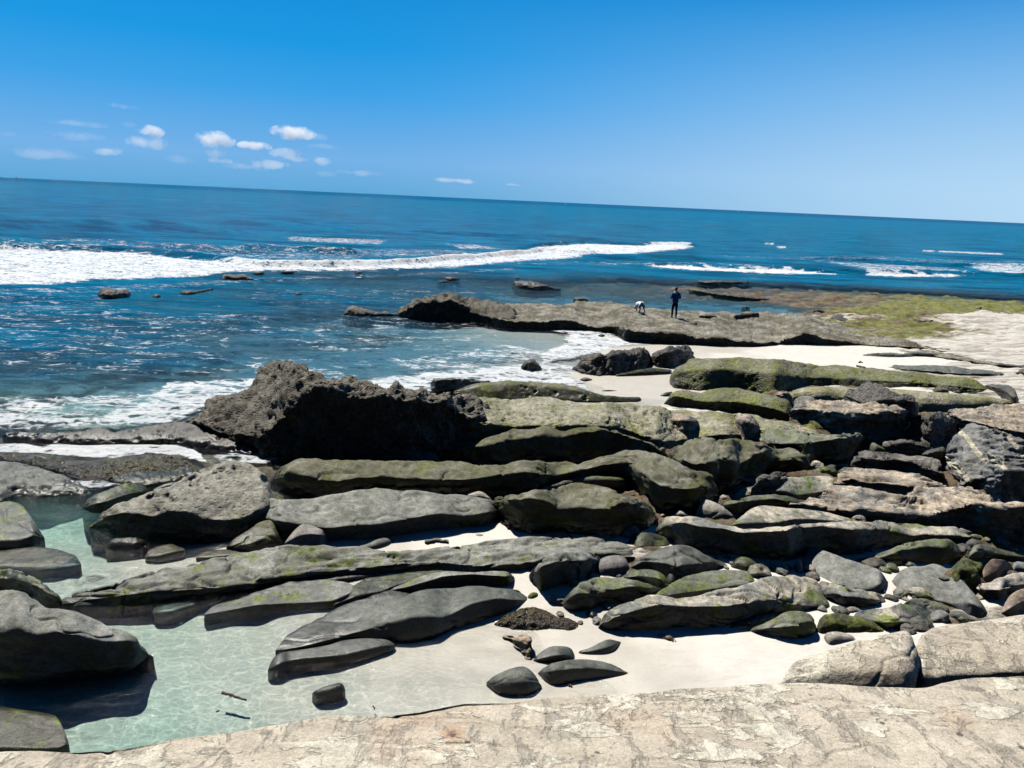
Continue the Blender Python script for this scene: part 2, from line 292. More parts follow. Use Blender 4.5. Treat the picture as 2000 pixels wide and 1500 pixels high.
# ---------------------------------------------------------------- ground under sand, pools and sea
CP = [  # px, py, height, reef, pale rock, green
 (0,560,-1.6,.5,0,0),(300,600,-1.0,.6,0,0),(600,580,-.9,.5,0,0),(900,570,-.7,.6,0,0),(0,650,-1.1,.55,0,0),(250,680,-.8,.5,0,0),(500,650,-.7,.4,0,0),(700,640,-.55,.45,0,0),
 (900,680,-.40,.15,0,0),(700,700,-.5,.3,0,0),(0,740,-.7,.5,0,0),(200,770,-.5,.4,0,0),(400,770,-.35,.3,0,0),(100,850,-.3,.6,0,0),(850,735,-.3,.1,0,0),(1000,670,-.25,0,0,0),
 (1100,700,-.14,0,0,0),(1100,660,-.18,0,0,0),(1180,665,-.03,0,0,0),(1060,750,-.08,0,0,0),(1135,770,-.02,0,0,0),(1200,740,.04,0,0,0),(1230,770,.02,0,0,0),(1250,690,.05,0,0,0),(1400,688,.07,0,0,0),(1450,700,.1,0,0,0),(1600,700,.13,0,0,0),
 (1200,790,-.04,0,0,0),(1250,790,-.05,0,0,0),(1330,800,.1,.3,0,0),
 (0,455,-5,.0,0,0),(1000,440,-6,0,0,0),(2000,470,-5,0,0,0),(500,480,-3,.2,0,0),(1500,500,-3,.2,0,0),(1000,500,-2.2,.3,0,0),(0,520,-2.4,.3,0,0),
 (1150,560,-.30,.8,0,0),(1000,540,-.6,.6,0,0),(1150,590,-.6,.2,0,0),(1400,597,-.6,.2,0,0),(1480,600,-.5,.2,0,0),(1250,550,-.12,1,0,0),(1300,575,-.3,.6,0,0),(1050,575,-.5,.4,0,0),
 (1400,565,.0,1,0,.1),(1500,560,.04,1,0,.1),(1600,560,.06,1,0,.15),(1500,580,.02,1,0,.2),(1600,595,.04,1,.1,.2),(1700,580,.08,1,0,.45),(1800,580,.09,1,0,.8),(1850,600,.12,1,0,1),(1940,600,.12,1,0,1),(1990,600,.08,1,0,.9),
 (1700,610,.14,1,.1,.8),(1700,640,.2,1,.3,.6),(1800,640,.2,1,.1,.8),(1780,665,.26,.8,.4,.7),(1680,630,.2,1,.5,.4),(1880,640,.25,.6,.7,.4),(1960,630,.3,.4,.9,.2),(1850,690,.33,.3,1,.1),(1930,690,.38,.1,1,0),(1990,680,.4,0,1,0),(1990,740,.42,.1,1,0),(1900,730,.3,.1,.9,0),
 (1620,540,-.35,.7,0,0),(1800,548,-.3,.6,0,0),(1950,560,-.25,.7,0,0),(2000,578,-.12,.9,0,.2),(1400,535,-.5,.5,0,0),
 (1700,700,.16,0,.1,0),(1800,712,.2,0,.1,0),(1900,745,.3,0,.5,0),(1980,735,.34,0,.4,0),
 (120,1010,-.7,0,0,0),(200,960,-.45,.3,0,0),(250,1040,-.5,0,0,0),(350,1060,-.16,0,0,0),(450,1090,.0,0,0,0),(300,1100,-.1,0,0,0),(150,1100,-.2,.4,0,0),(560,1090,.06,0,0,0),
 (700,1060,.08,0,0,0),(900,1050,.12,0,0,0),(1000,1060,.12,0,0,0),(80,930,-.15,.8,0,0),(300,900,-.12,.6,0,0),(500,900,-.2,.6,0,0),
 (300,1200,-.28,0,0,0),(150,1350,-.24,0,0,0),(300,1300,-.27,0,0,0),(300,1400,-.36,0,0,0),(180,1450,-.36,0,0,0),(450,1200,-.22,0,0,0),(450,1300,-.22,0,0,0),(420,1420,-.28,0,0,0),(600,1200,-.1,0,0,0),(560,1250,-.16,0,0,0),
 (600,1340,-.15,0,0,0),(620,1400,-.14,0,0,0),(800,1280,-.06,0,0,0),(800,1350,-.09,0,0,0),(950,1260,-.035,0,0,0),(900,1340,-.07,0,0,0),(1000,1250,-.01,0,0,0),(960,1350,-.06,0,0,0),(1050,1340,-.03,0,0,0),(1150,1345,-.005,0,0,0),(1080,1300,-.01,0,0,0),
 (1150,1240,.05,0,0,0),(1200,1280,.06,0,0,0),(1050,1170,.09,0,0,0),(1300,1260,.1,0,0,0),(1300,1320,.08,0,0,0),(1450,1280,.14,0,0,0),(1550,1260,.18,0,0,0),(1450,1100,.15,0,0,0),(1500,1110,.15,0,0,0),(1740,1160,.2,0,0,0),(1300,1060,.12,0,0,0),(1400,960,.12,1,0,.1),(1310,1000,.05,1,0,.1),(1330,940,.1,1,0,0),(1500,900,.1,1,0,0),(1650,900,.1,1,0,0),(1700,1000,.1,1,0,0),(1850,1080,.15,1,0,.3),(1280,880,.1,1,0,0),(1000,900,0,1,0,0),(700,905,0,1,0,0),(1700,820,.1,1,0,.3),(1500,790,.1,1,0,.6),(1050,1000,.0,.9,0,0),(1250,1100,.1,.5,0,.2),(1900,1170,.2,1,0,.4),(1800,1100,.2,.3,0,0),  # dark reef weight in the gaps between ridges stands in for shade
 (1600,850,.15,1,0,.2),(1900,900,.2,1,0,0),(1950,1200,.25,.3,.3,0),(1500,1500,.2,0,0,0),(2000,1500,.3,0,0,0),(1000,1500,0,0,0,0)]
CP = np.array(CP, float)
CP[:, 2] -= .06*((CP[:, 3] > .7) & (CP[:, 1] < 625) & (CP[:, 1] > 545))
_cp = on_plane(CP[:, 0], CP[:, 1]); _cu = np.stack([_cp[:, 0]/_cp[:, 1], np.log(_cp[:, 1])], 1)
def ground_fields(X, Y):
    u = X/np.maximum(Y, 1.0); v = np.log(np.maximum(Y, 1.0))
    out = np.zeros((len(X), 4)); wt = np.zeros(len(X))
    for k in range(len(CP)):
        w = 1/((u-_cu[k, 0])**2+(v-_cu[k, 1])**2*1.6+3e-4)**1.9
        out += w[:, None]*CP[k, 2:]; wt += w
    return out/wt[:, None]
def ground_z(X, Y):
    f = ground_fields(X, Y)
    P = np.stack([X, Y, np.zeros_like(X)], 1)
    h = f[:, 0]
    n = fbm(P*np.array([.55, 1.3, 1]), 5, .55, 5)
    reef = np.clip(f[:, 1], 0, 1)
    h = h+reef*(n*.7+.07*fbm(P*np.array([2.2, 4.5, 1]), 4, .62, 9)+.06*np.tanh(7*fbm(P*np.array([.22, .9, 1]), 3, .5, 29)))
    h = h+np.clip(f[:, 2], 0, 1)*(.14*fbm(P*np.array([.4, 2.0, 1]), 5, .6, 19)+.10*np.tanh(6*fbm((P+P[:, [1, 0, 2]]*np.array([0, .12, 0]))*np.array([.16, 1.1, 1]), 4, .6, 39))-.10*sstep(.05, 0, np.abs(fbm(P*np.array([.2, 1.1, 1]), 3, .5, 49))))
    h = h+(1-reef)*(.018*fbm(P*.8, 3, .5, 3))
    deep = sstep(60, 130, Y)
    return h*(1-deep)-7*deep, f
us = np.concatenate([-np.geomspace(40, 1.12, 22), np.linspace(-1.02, 1.02, 760), np.geomspace(1.12, 40, 22)])
def fan(ys, us):
    Yg = np.repeat(ys[:, None], len(us), 1); Xg = us[None, :]*(Yg+1.5)
    return Xg, Yg
ys = np.concatenate([[-400, -40, -8, -2, .5], np.geomspace(2.5, 75, 560), np.geomspace(80, 60000, 34)])
usg = us.copy()
Xg = usg[None, :]*np.maximum(ys[:, None]+1.5, 5); Yg = np.repeat(ys[:, None], len(us), 1)
z, f = ground_z(Xg.ravel(), Yg.ravel())
g = NT('sand_and_tidal_reef')
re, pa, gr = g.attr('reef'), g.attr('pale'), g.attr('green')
zz = g.z()
wetn = g.math('ADD', zz, g.math('MULTIPLY', g.math('SUBTRACT', g.noise(.8, 4), .5), .07))
sand = g.mix(g.ss(g.noise(3, 6, .6), .35, .65), (.60, .57, .52), (.65, .62, .565))
sand = g.mix(1.0, sand, g.mix(g.ss(g.noise(90, 4, .8), .25, .75), (.93, .93, .93), (1.06, 1.06, 1.06)), 'MULTIPLY')
sand = g.mix(g.ss(g.vor(7, g.map(loc=(1, 2, 0))), .055, .03), sand, (.2, .17, .14))
wet = g.ss(wetn, .06, .12, 1, 0)
sand = g.mix(wet, sand, g.mix(1.0, sand, (.82, .81, .78), 'MULTIPLY'))
rn = g.noise(2.6, 8, .7, g.map(sc=(.7, 1.6, 1)))
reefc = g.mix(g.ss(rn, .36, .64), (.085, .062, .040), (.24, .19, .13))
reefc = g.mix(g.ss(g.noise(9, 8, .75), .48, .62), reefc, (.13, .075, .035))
grn = g.mix(g.ss(g.noise(4, 7, .7), .38, .62), (.13, .135, .035), (.24, .25, .07))
reefc = g.mix(g.ss(g.math('ADD', gr, g.math('MULTIPLY', g.math('SUBTRACT', g.noise(1.2, 8, .72, g.map(sc=(.6, 1.8, 1))), .5), 3.4)), .40, .66), reefc, grn)
palec = g.mix(g.ss(g.noise(1.7, 9, .72, g.map(sc=(.28, 2.4, 1), rot=(0, 0, .1)), .5), .42, .54), (.40, .37, .33), (.70, .66, .59))
reefc = g.mix(g.ss(g.math('ADD', pa, g.math('MULTIPLY', g.math('SUBTRACT', g.noise(1.5, 7, .7, g.map(sc=(.5, 2.0, 1), loc=(9, 4, 0))), .5), 1.1)), .40, .6), reefc, palec)
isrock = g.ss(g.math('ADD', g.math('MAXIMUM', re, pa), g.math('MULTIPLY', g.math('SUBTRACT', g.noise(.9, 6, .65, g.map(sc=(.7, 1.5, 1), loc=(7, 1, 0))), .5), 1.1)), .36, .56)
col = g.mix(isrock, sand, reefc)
hb = g.math('ADD', g.math('MULTIPLY', isrock, g.math('ADD', rn, g.noise(16, 6, .75))), g.math('MULTIPLY', g.noise(30, 4, .7), .08))
hb = g.math('ADD', hb, g.math('MULTIPLY', g.noise(1.6, 3, .5, g.map(sc=(1, 2.4, 1), rot=(0, 0, .3)), 1.0), .35))
rg = g.math('SUBTRACT', .85, g.math('MULTIPLY', wet, .38))
M['ground'] = g.out(g.bsdf(col, rg, g.bump(hb, .07), spec=.35))
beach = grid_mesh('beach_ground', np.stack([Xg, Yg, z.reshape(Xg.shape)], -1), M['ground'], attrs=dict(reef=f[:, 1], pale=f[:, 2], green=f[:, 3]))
tag(beach, kind='structure')
# ---------------------------------------------------------------- sea
FOAM = [
 (.50, 8, '-1100,470 150,474 420,486 640,494 760,505 640,512 420,508 250,492 -1100,488'),(.46, 8, '-1100,556 100,560 300,552 560,538 900,528 1000,520 1020,530 700,545 400,560 200,575 -1100,580'),(.46, 9, '1350,495 1500,500 1700,498 1900,506 2900,510 2900,540 1900,520 1600,510 1400,505'),(.44, 9, '1000,512 1200,508 1500,520 1500,532 1200,520 1000,520'),(.44, 14, '-1100,600 200,590 500,640 400,720 0,720 -1100,700'),(.43, 14, '400,640 800,600 1000,640 860,690 600,690'),  # strength, edge softness px, polygon (photo pixels laid on the water plane)
 (.86, 7, '-1100,492 60,486 150,489 250,492 350,503 420,511 520,514 640,512 760,508 900,497 1000,493 1060,480 1150,476 1250,478 1330,471 1358,482 1340,487 1300,491 1200,500 1130,505 1000,512 900,522 760,528 640,531 560,530 450,531 400,540 300,545 200,547 100,556 -1100,558'),
 (.95, 2.5, '1240,518 1330,520 1430,524 1520,527 1620,533 1660,536 1500,535 1400,530 1300,525'),
 (.86, 3, '1690,531 1760,534 1850,537 1915,538 1850,541 1750,540 1690,537'),
 (.60, 8, '1560,505 1700,512 1800,518 1900,528 1880,536 1780,532 1700,530 1640,520'),
 (.72, 6, '1880,520 1960,516 2900,518 2900,542 1960,538 1920,530'),
 (.8, 2, '1800,489 1900,492 2900,500 2900,503 1900,497 1800,492'),
 (.9, 2, '1485,472 1500,467 1512,470 1510,478 1495,476'),(.8, 2, '1518,481 1535,480 1537,485 1520,486'),
 (.6, 4, '560,460 680,465 760,470 740,477 640,474 560,470'),(.5, 7, '350,478 500,478 700,484 950,488 940,496 760,503 560,505 420,500'),(.6, 4, '860,476 925,478 1000,486 900,486'),
 (.42, 10, '-1100,565 200,570 220,600 150,640 -1100,640'),(.36, 10, '750,575 960,585 940,600 780,600'),(.42, 14, '20,640 260,640 420,600 560,620 420,690 200,690'),(.36, 18, '430,560 900,555 1000,570 700,600 480,600'),
 (.40, 20, '-1100,690 300,700 500,680 700,690 760,720 500,745 -1100,760'),(.58, 16, '740,700 900,680 1000,668 1100,690 980,720 800,730'),
 (.86, 12, '1060,636 1130,640 1200,652 1225,664 1270,672 1200,682 1130,700 1060,712 1050,690 1100,670 1100,650'),
 (.80, 14, '660,745 800,728 960,712 1080,705 1150,715 1130,735 1170,765 1100,780 900,768 760,765 640,760'),
 (.80, 14, '330,745 420,740 520,735 490,765 400,800 340,825 200,835 150,820 260,790'),
 (.66, 20, '-1100,780 150,770 340,750 300,800 160,840 -1100,850'),
 (.95, 5, '-1100,848 100,868 250,864 350,868 385,880 410,905 350,893 300,884 220,895 150,893 80,885 -1100,878'),
 (.85, 8, '410,888 480,880 560,892 520,905 430,905'),(.7, 7, '120,938 200,936 260,948 180,955'),(.45, 10, '20,950 90,958 80,980 30,980'),
 (.55, 6, '480,705 560,700 640,720 720,735 640,745 480,730'),
]
def poly(s): return np.array([[float(a) for a in p.split(',')] for p in s.split()])
def poly_sd(px, py, V):
    n = len(V); ins = np.zeros(px.shape, bool); dm = np.full(px.shape, 1e9)
    for k in range(n):
        (x1, y1), (x2, y2) = V[k], V[(k+1) % n]
        c = ((y1 > py) != (y2 > py)) & (px < (x2-x1)*(py-y1)/((y2-y1) if y2 != y1 else 1e-9)+x1)
        ins ^= c
        dx, dy = x2-x1, y2-y1; t = np.clip(((px-x1)*dx+(py-y1)*dy)/(dx*dx+dy*dy+1e-9), 0, 1)
        dm = np.minimum(dm, np.hypot(px-x1-t*dx, (py-y1-t*dy)*2.2))
    return np.where(ins, dm, -dm)
ysea = np.concatenate([np.geomspace(5.5, 150, 900), np.geomspace(152, 60000, 80)])
Xs, Ys = fan(ysea, us)
P = np.stack([Xs.ravel(), Ys.ravel(), np.zeros(Xs.size)], 1)
px, py = to_px(P)
foam = np.zeros(len(P))
near = (P[:, 1] < 170) & (px > -1300) & (px < 3100)
pxn, pyn = px[near], py[near]
wob = fbm(P[near]*np.array([.35, .9, 1]), 3, .6, 44); warpx = pxn+14*wob; warpy = pyn+3.5*fbm(P[near]*np.array([.6, 1.2, 1]), 3, .6, 40)
fn = np.zeros(near.sum())
for st, so, s in FOAM:
    V = poly(s); bb = (warpx > V[:, 0].min()-40) & (warpx < V[:, 0].max()+40) & (warpy > V[:, 1].min()-20) & (warpy < V[:, 1].max()+20)
    sd = poly_sd(warpx[bb], warpy[bb], V)
    fn[bb] = np.maximum(fn[bb], st*sstep(-so, so*1.2, sd))
foam[near] = fn
gz_, gf_ = ground_z(P[:, 0], P[:, 1])
depth = np.maximum(0, -gz_)
# swell: crest lines as (height, half width behind, half width in front, points in photo pixels)
WAVES = [(.45, 3.0, .9, '-1400,494 60,486 150,488 250,491 350,500 420,510 520,522 640,521 760,518 900,507 1000,499 1060,492 1130,496 1200,492'),
         (.42, 2.6, .8, '980,492 1060,479 1150,475 1250,477 1330,471 1362,480 1400,489'),
         (.55, 4, 2.5, '-1400,444 100,446 250,448 400,452 500,458'), (.5, 5, 3, '-1400,470 100,474 300,482 450,492'), (.45, 6, 3, '500,440 800,452 1000,462 1200,470'), (.75, 3.5, 2, '1530,462 1580,464 1640,467 1720,468 1830,474'),
         (.6, 3, 2, '1440,470 1500,470 1600,480'), (.4, 2.0, .7, '1200,518 1330,519 1430,523 1620,532 1760,534 1920,538 2100,545'), (.35, 2.2, .8, '1560,505 1700,510 1800,516 1900,520 2100,524'),
         (.35, 3, 1.5, '1100,502 1300,504 1450,509 1550,512'), (.6, 2.5, 1.2, '440,489 520,490 600,492 700,497'), (.5, 8, 4, '-1400,420 600,440 1000,446'), (.5, 9, 5, '900,425 1500,450 2100,462'),
         (.12, .8, .4, '-1100,606 200,610 400,625 600,640'), (.10, .7, .4, '100,700 300,705 500,700')]
zsea = np.zeros(len(P))
for A, wb, wf, s in WAVES:
    V = poly(s); w = on_plane(V[:, 0], V[:, 1]); o = np.argsort(w[:, 0]); w = w[o]
    xx = P[:, 0]; yc = np.interp(xx, w[:, 0], w[:, 1])
    env = sstep(w[0, 0]-.001, w[0, 0]+.12*(w[-1, 0]-w[0, 0]), xx)*sstep(w[-1, 0]+.001, w[-1, 0]-.06*(w[-1, 0]-w[0, 0]), xx)
    act = (env > 0) & (np.abs(P[:, 1]-yc) < 5*max(wb, wf))
    dy = P[act, 1]-yc[act]+.9*fbm(P[act]*np.array([.12, .2, 1]), 3, .5, 61)
    zsea[act] += env[act]*A*(1.0 if A < .3 else 1.35)*np.where(dy > 0, np.exp(-(dy/wb)**2), np.exp(-(dy/wf)**2))*(.85+.4*fbm(P[act]*np.array([.3, .1, 1]), 3, .6, 62))
am = np.clip((P[:, 1]-9)/45, .02, 1)*np.clip(depth*1.6, .04, 1)
nn = P[:, 1] < 260
chop = np.zeros(len(P)); chop[nn] = fbm(P[nn]*np.array([.28, .75, 1]), 5, .55, 70)
sw = np.zeros(len(P)); sw[nn] = fbm(P[nn]*np.array([.04, .13, 1]), 3, .5, 71)
fade = 1-sstep(140, 250, P[:, 1])
zsea += fade*am*(.13*chop+.25*sw*np.clip((P[:, 1]-60)/50, 0, 1))
fr = foam > .5
zsea[fr] += .20*np.clip(foam[fr]-.5, 0, .6)*np.clip((P[fr, 1]-30)/40, 0, 1)*(.6+1.4*fbm(P[fr]*np.array([1.1, 1.5, 1]), 4, .65, 75))
opac = 1-np.exp(-depth/1.35*(.62+.38*sstep(18, 27, P[:, 1])))
opac = np.clip(opac, 0, 1)
g = NT('sea_water')
fo, op = g.attr('foam'), g.attr('opac')
n1 = g.noise(1.4, 6, .6, g.map(sc=(.45, 1.25, 1)), .3); n2 = g.noise(7, 5, .6, g.map(sc=(.7, 1.3, 1)), .4); n3 = g.noise(.16, 4, .55, g.map(sc=(.4, 1.6, 1)))
hb = g.math('ADD', g.math('MULTIPLY', n1, g.ss(op, .0, .5, .12, 1.0)), g.math('MULTIPLY', n2, g.ss(op, 0, .5, .12, .30)))
hb = g.math('ADD', hb, g.math('MULTIPLY', n3, 3.0))
nb = g.bump(hb, .60, 1.0)
yv = g.n('ShaderNodeSeparateXYZ'); g.put(yv.inputs[0], g.pos)
body = g.mix(g.ss(n3, .38, .58), (.0005, .108, .228), (.002, .215, .40))
body = g.mix(g.ss(g.noise(.9, 7, .65, g.map(sc=(.3, 1.5, 1))), .35, .66), g.mix(1.0, body, (.55, .6, .7), 'MULTIPLY'), body)
pn_ = g.noise(.42, 8, .66, g.map(sc=(.45, 1.5, 1), loc=(2, 5, 0)), .4)
opn = g.math('ADD', op, g.math('MULTIPLY', g.math('SUBTRACT', pn_, .5), 1.3))
yo = g.n('ShaderNodeSeparateXYZ'); g.put(yo.inputs[0], g.pos)
body = g.mix(g.ss(g.math('ADD', yo.outputs[1], g.math('MULTIPLY', g.noise(.004, 3, .5), 900)), 1700, 2300), body, g.mix(1.0, body, (.45, .62, .72), 'MULTIPLY'))
body = g.mix(g.math('MULTIPLY', g.ss(g.noise(.012, 6, .6, g.map(sc=(.25, 1.6, 1))), .55, .68), g.ss(yo.outputs[1], 150, 500)), body, g.mix(1.0, body, (1.5, 1.35, 1.3), 'MULTIPLY'))
shal = g.mix(g.ss(g.noise(2.6, 6, .7, g.map(sc=(.35, 1.6, 1), loc=(1, 1, 0))), .38, .64), (.012, .085, .175), (.11, .245, .32))
body = g.mix(g.ss(opn, .22, .58), shal, body)
yw = g.n('ShaderNodeSeparateXYZ'); g.put(yw.inputs[0], g.pos)
body = g.mix(g.ss(yw.outputs[1], 18, 26), (.25, .56, .53), body)
dif = g.n('ShaderNodeBsdfDiffuse'); g.put(dif.inputs[0], body); g.put(dif.inputs['Normal'], nb)
tr = g.n('ShaderNodeBsdfTransparent')
# net of ripple-focused sunlight, painted into the water tint as brighter cell edges
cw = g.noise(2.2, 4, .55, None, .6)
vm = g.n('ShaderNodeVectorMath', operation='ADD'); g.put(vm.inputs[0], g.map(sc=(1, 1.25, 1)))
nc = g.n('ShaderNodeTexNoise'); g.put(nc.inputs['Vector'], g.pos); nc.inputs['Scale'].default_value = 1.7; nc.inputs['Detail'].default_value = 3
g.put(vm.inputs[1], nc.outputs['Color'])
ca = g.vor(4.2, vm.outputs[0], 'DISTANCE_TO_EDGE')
dp = g.attr('depth'); yq = g.n('ShaderNodeSeparateXYZ'); g.put(yq.inputs[0], g.pos)
tint = g.mix(g.ss(dp, .03, .48), (.985, .99, .985), g.mix(g.ss(yq.outputs[1], 19, 27), (.76, .955, .93), (.42, .70, .86)))
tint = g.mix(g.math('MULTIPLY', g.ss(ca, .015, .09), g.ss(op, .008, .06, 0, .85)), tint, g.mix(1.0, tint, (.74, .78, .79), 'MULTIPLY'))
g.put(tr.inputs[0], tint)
gl = g.n('ShaderNodeBsdfGlossy'); gl.inputs['Roughness'].default_value = .07; g.put(gl.inputs['Normal'], nb)
fz = g.n('ShaderNodeFresnel'); fz.inputs[0].default_value = 1.33; g.put(fz.inputs[1], nb)
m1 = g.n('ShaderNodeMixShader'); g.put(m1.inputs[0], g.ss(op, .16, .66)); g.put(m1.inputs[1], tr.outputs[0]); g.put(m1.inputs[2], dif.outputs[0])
m2 = g.n('ShaderNodeMixShader'); g.put(m2.inputs[0], g.math('MINIMUM', g.math('MULTIPLY', fz.outputs[0], .8), .15)); g.put(m2.inputs[1], m1.outputs[0]); g.put(m2.inputs[2], gl.outputs[0])
fnz = g.noise(1.15, 9, .72, g.map(sc=(.6, 1.25, 1)), .9); fnz2 = g.vor(2.2, vm.outputs[0], 'DISTANCE_TO_EDGE')
lace = g.math('ADD', g.math('MULTIPLY', g.math('SUBTRACT', fnz, .5), 1.9), g.math('MULTIPLY', g.math('SUBTRACT', .16, fnz2), .9))
# open-water specks where small waves break
speck = g.math('MULTIPLY', g.ss(g.noise(2.4, 6, .75, g.map(sc=(.45, 1.6, 1), loc=(8, 8, 0))), .63, .70), g.ss(op, .25, .5))
fm = g.math('MAXIMUM', g.ss(g.math('ADD', fo, lace), .54, .92), g.math('MULTIPLY', speck, g.ss(yv.outputs[1], 90, 25)))
fm = g.math('MULTIPLY', fm, g.math('MAXIMUM', g.ss(fo, .02, .2), g.ss(op, .25, .5)))
fq = g.noise(1.6, 8, .72, g.map(sc=(.5, 1.2, 1), loc=(5, 5, 5)))
fd = g.bsdf(g.mix(g.ss(fq, .35, .62), (.66, .73, .78), (.90, .91, .92)), .7, g.bump(g.math('ADD', fq, g.noise(6, 6, .7)), .16), spec=.2)
m3 = g.n('ShaderNodeMixShader'); g.put(m3.inputs[0], g.math('MULTIPLY', fm, .96)); g.put(m3.inputs[1], m2.outputs[0]); g.put(m3.inputs[2], fd)
M['sea'] = g.out(m3.outputs[0])
PS = P.copy(); PS[:, 2] = zsea
sea = grid_mesh('sea_water', PS.reshape(Xs.shape+(3,)), M['sea'], attrs=dict(foam=foam, opac=opac, depth=depth))
tag(sea, kind='structure')
# ---------------------------------------------------------------- rock builder
ZN = dict(Z1=(0, 650, .35), Z2=(500, 650, .35), Z3=(1000, 650, .35), Z4=(1300, 650, .35), Z5=(0, 975, .35), Z6=(500, 975, .35), Z7=(900, 975, .35), Z8=(1300, 975, .35),
          F1=(0, 150, .4), F2=(600, 350, .35), F3=(1000, 450, .25), F4=(1400, 400, .3), RAW=(0, 0, 1))
RES = 1.15
def pts(s, zn):
    x0, y0, k = ZN[zn]; a = poly(s); a = a[np.argsort(a[:, 0], kind='stable')]
    a[:, 0] = x0+k*a[:, 0]; a[:, 1] = y0+k*a[:, 1]; return a
DIP = [0.]
def groove(P, f, w, s=90):
    return sstep(w, 0, np.abs(fbm(P*np.array(f), 3, .5, s)))
def displace(P, N, kind, S):
    side = 1-np.clip(N[:, 2]/.75, 0, 1)
    if kind != 'flat': S0 = -S*.13*side*np.maximum(0, fbm(P*np.array([1.1, 1.1, 1.5]), 3, .5, 55)+.04)
    if kind in ('smooth', 'ripple'):
        big = .13*fbm(P*np.array([.8, 1, 1.3]), 4, .5, 1)+.13*np.minimum(0, fbm(P*np.array([.7, 1.1, 1.9]), 3, .5, 77, True)-.2)
        big = big+.07*(.12-np.abs(fbm(P*np.array([.8, 1.2, 1.6]), 2, .5, 66)))+.06*(.12-np.abs(fbm(P*np.array([1.9, 2.6, 3.2]), 2, .5, 67)))
        d = S*(big+.010*fbm(P*7, 3, .6, 2))+.022*fbm(P*2.6, 4, .5, 8)-.05*min(1, S*1.5)*groove(P, (.5, 1.1, 1.4), .035)
        if kind == 'ripple': d = d+.03*fbm(P*np.array([1, 3, 5]), 4, .6, 18)-.05*min(1, S*3)*groove(P, (.45, 1.6, 2.5), .06, 95)
        return d+S0
    if kind == 'pit':
        w = worley(P*np.array([4.2, 4.6, 6.2])+.35*fbm(P*2, 2, .5, 6)[:, None], 3); w2 = worley(P*9.0, 7)
        msk = sstep(.0, .22, fbm(P*.7, 2, .5, 30))
        return S*(.12*fbm(P*1.1, 4, .5, 1)+.10*np.minimum(0, fbm(P*np.array([.7, 1.1, 1.9]), 3, .5, 77, True)-.2))+.015*fbm(P*6, 3, .6, 4)-.10*msk*sstep(.46, .10, w)-.035*msk*sstep(.4, .1, w2)+S0
    if kind == 'rough':
        w = worley(P*np.array([3.2, 3.2, 4.4])+.4*fbm(P*2, 2, .5, 6)[:, None], 5); w2 = worley(P*8.0, 7)
        return S0+S*(.16*fbm(P*1.2, 5, .58, 1, True)-.08)+.06*fbm(P*4, 4, .65, 4)-.09*sstep(.45, .12, w)-.03*sstep(.4, .1, w2)
    if kind == 'strata':
        q = P@np.array([[1, 0, DIP[0]], [0, 1, .34], [-.12, .08, 1]])
        l = fbm(q*np.array([.5, .8, 5.5]), 4, .6, 12)
        return S0+S*.10*fbm(P*1.1, 4, .55, 1)+.07*np.tanh(l*4)+.03*fbm(q*np.array([2, 3, 16]), 3, .6, 14)-.09*groove(q, (.35, 1.3, 3.2), .07, 95)-.05*groove(q, (.8, .9, 1.2), .03, 99)
    if kind == 'ledge': return S*(.10*fbm(P*1.2, 4, .5, 1)+.06*(.12-np.abs(fbm(P*2.2, 2, .5, 66))))+.013*fbm(P*np.array([2, 3.5, 3]), 5, .6, 8)-.006*groove(P, (.9, 2.6, 2), .03)-.005*np.tanh(5*fbm(P*np.array([1.6, 3, 3]), 3, .5, 21))
    if kind == 'flat': return S*.05*fbm(P*1.5, 4, .5, 1)+.012*fbm(P*5, 3, .5, 3)
EXTRA = {}
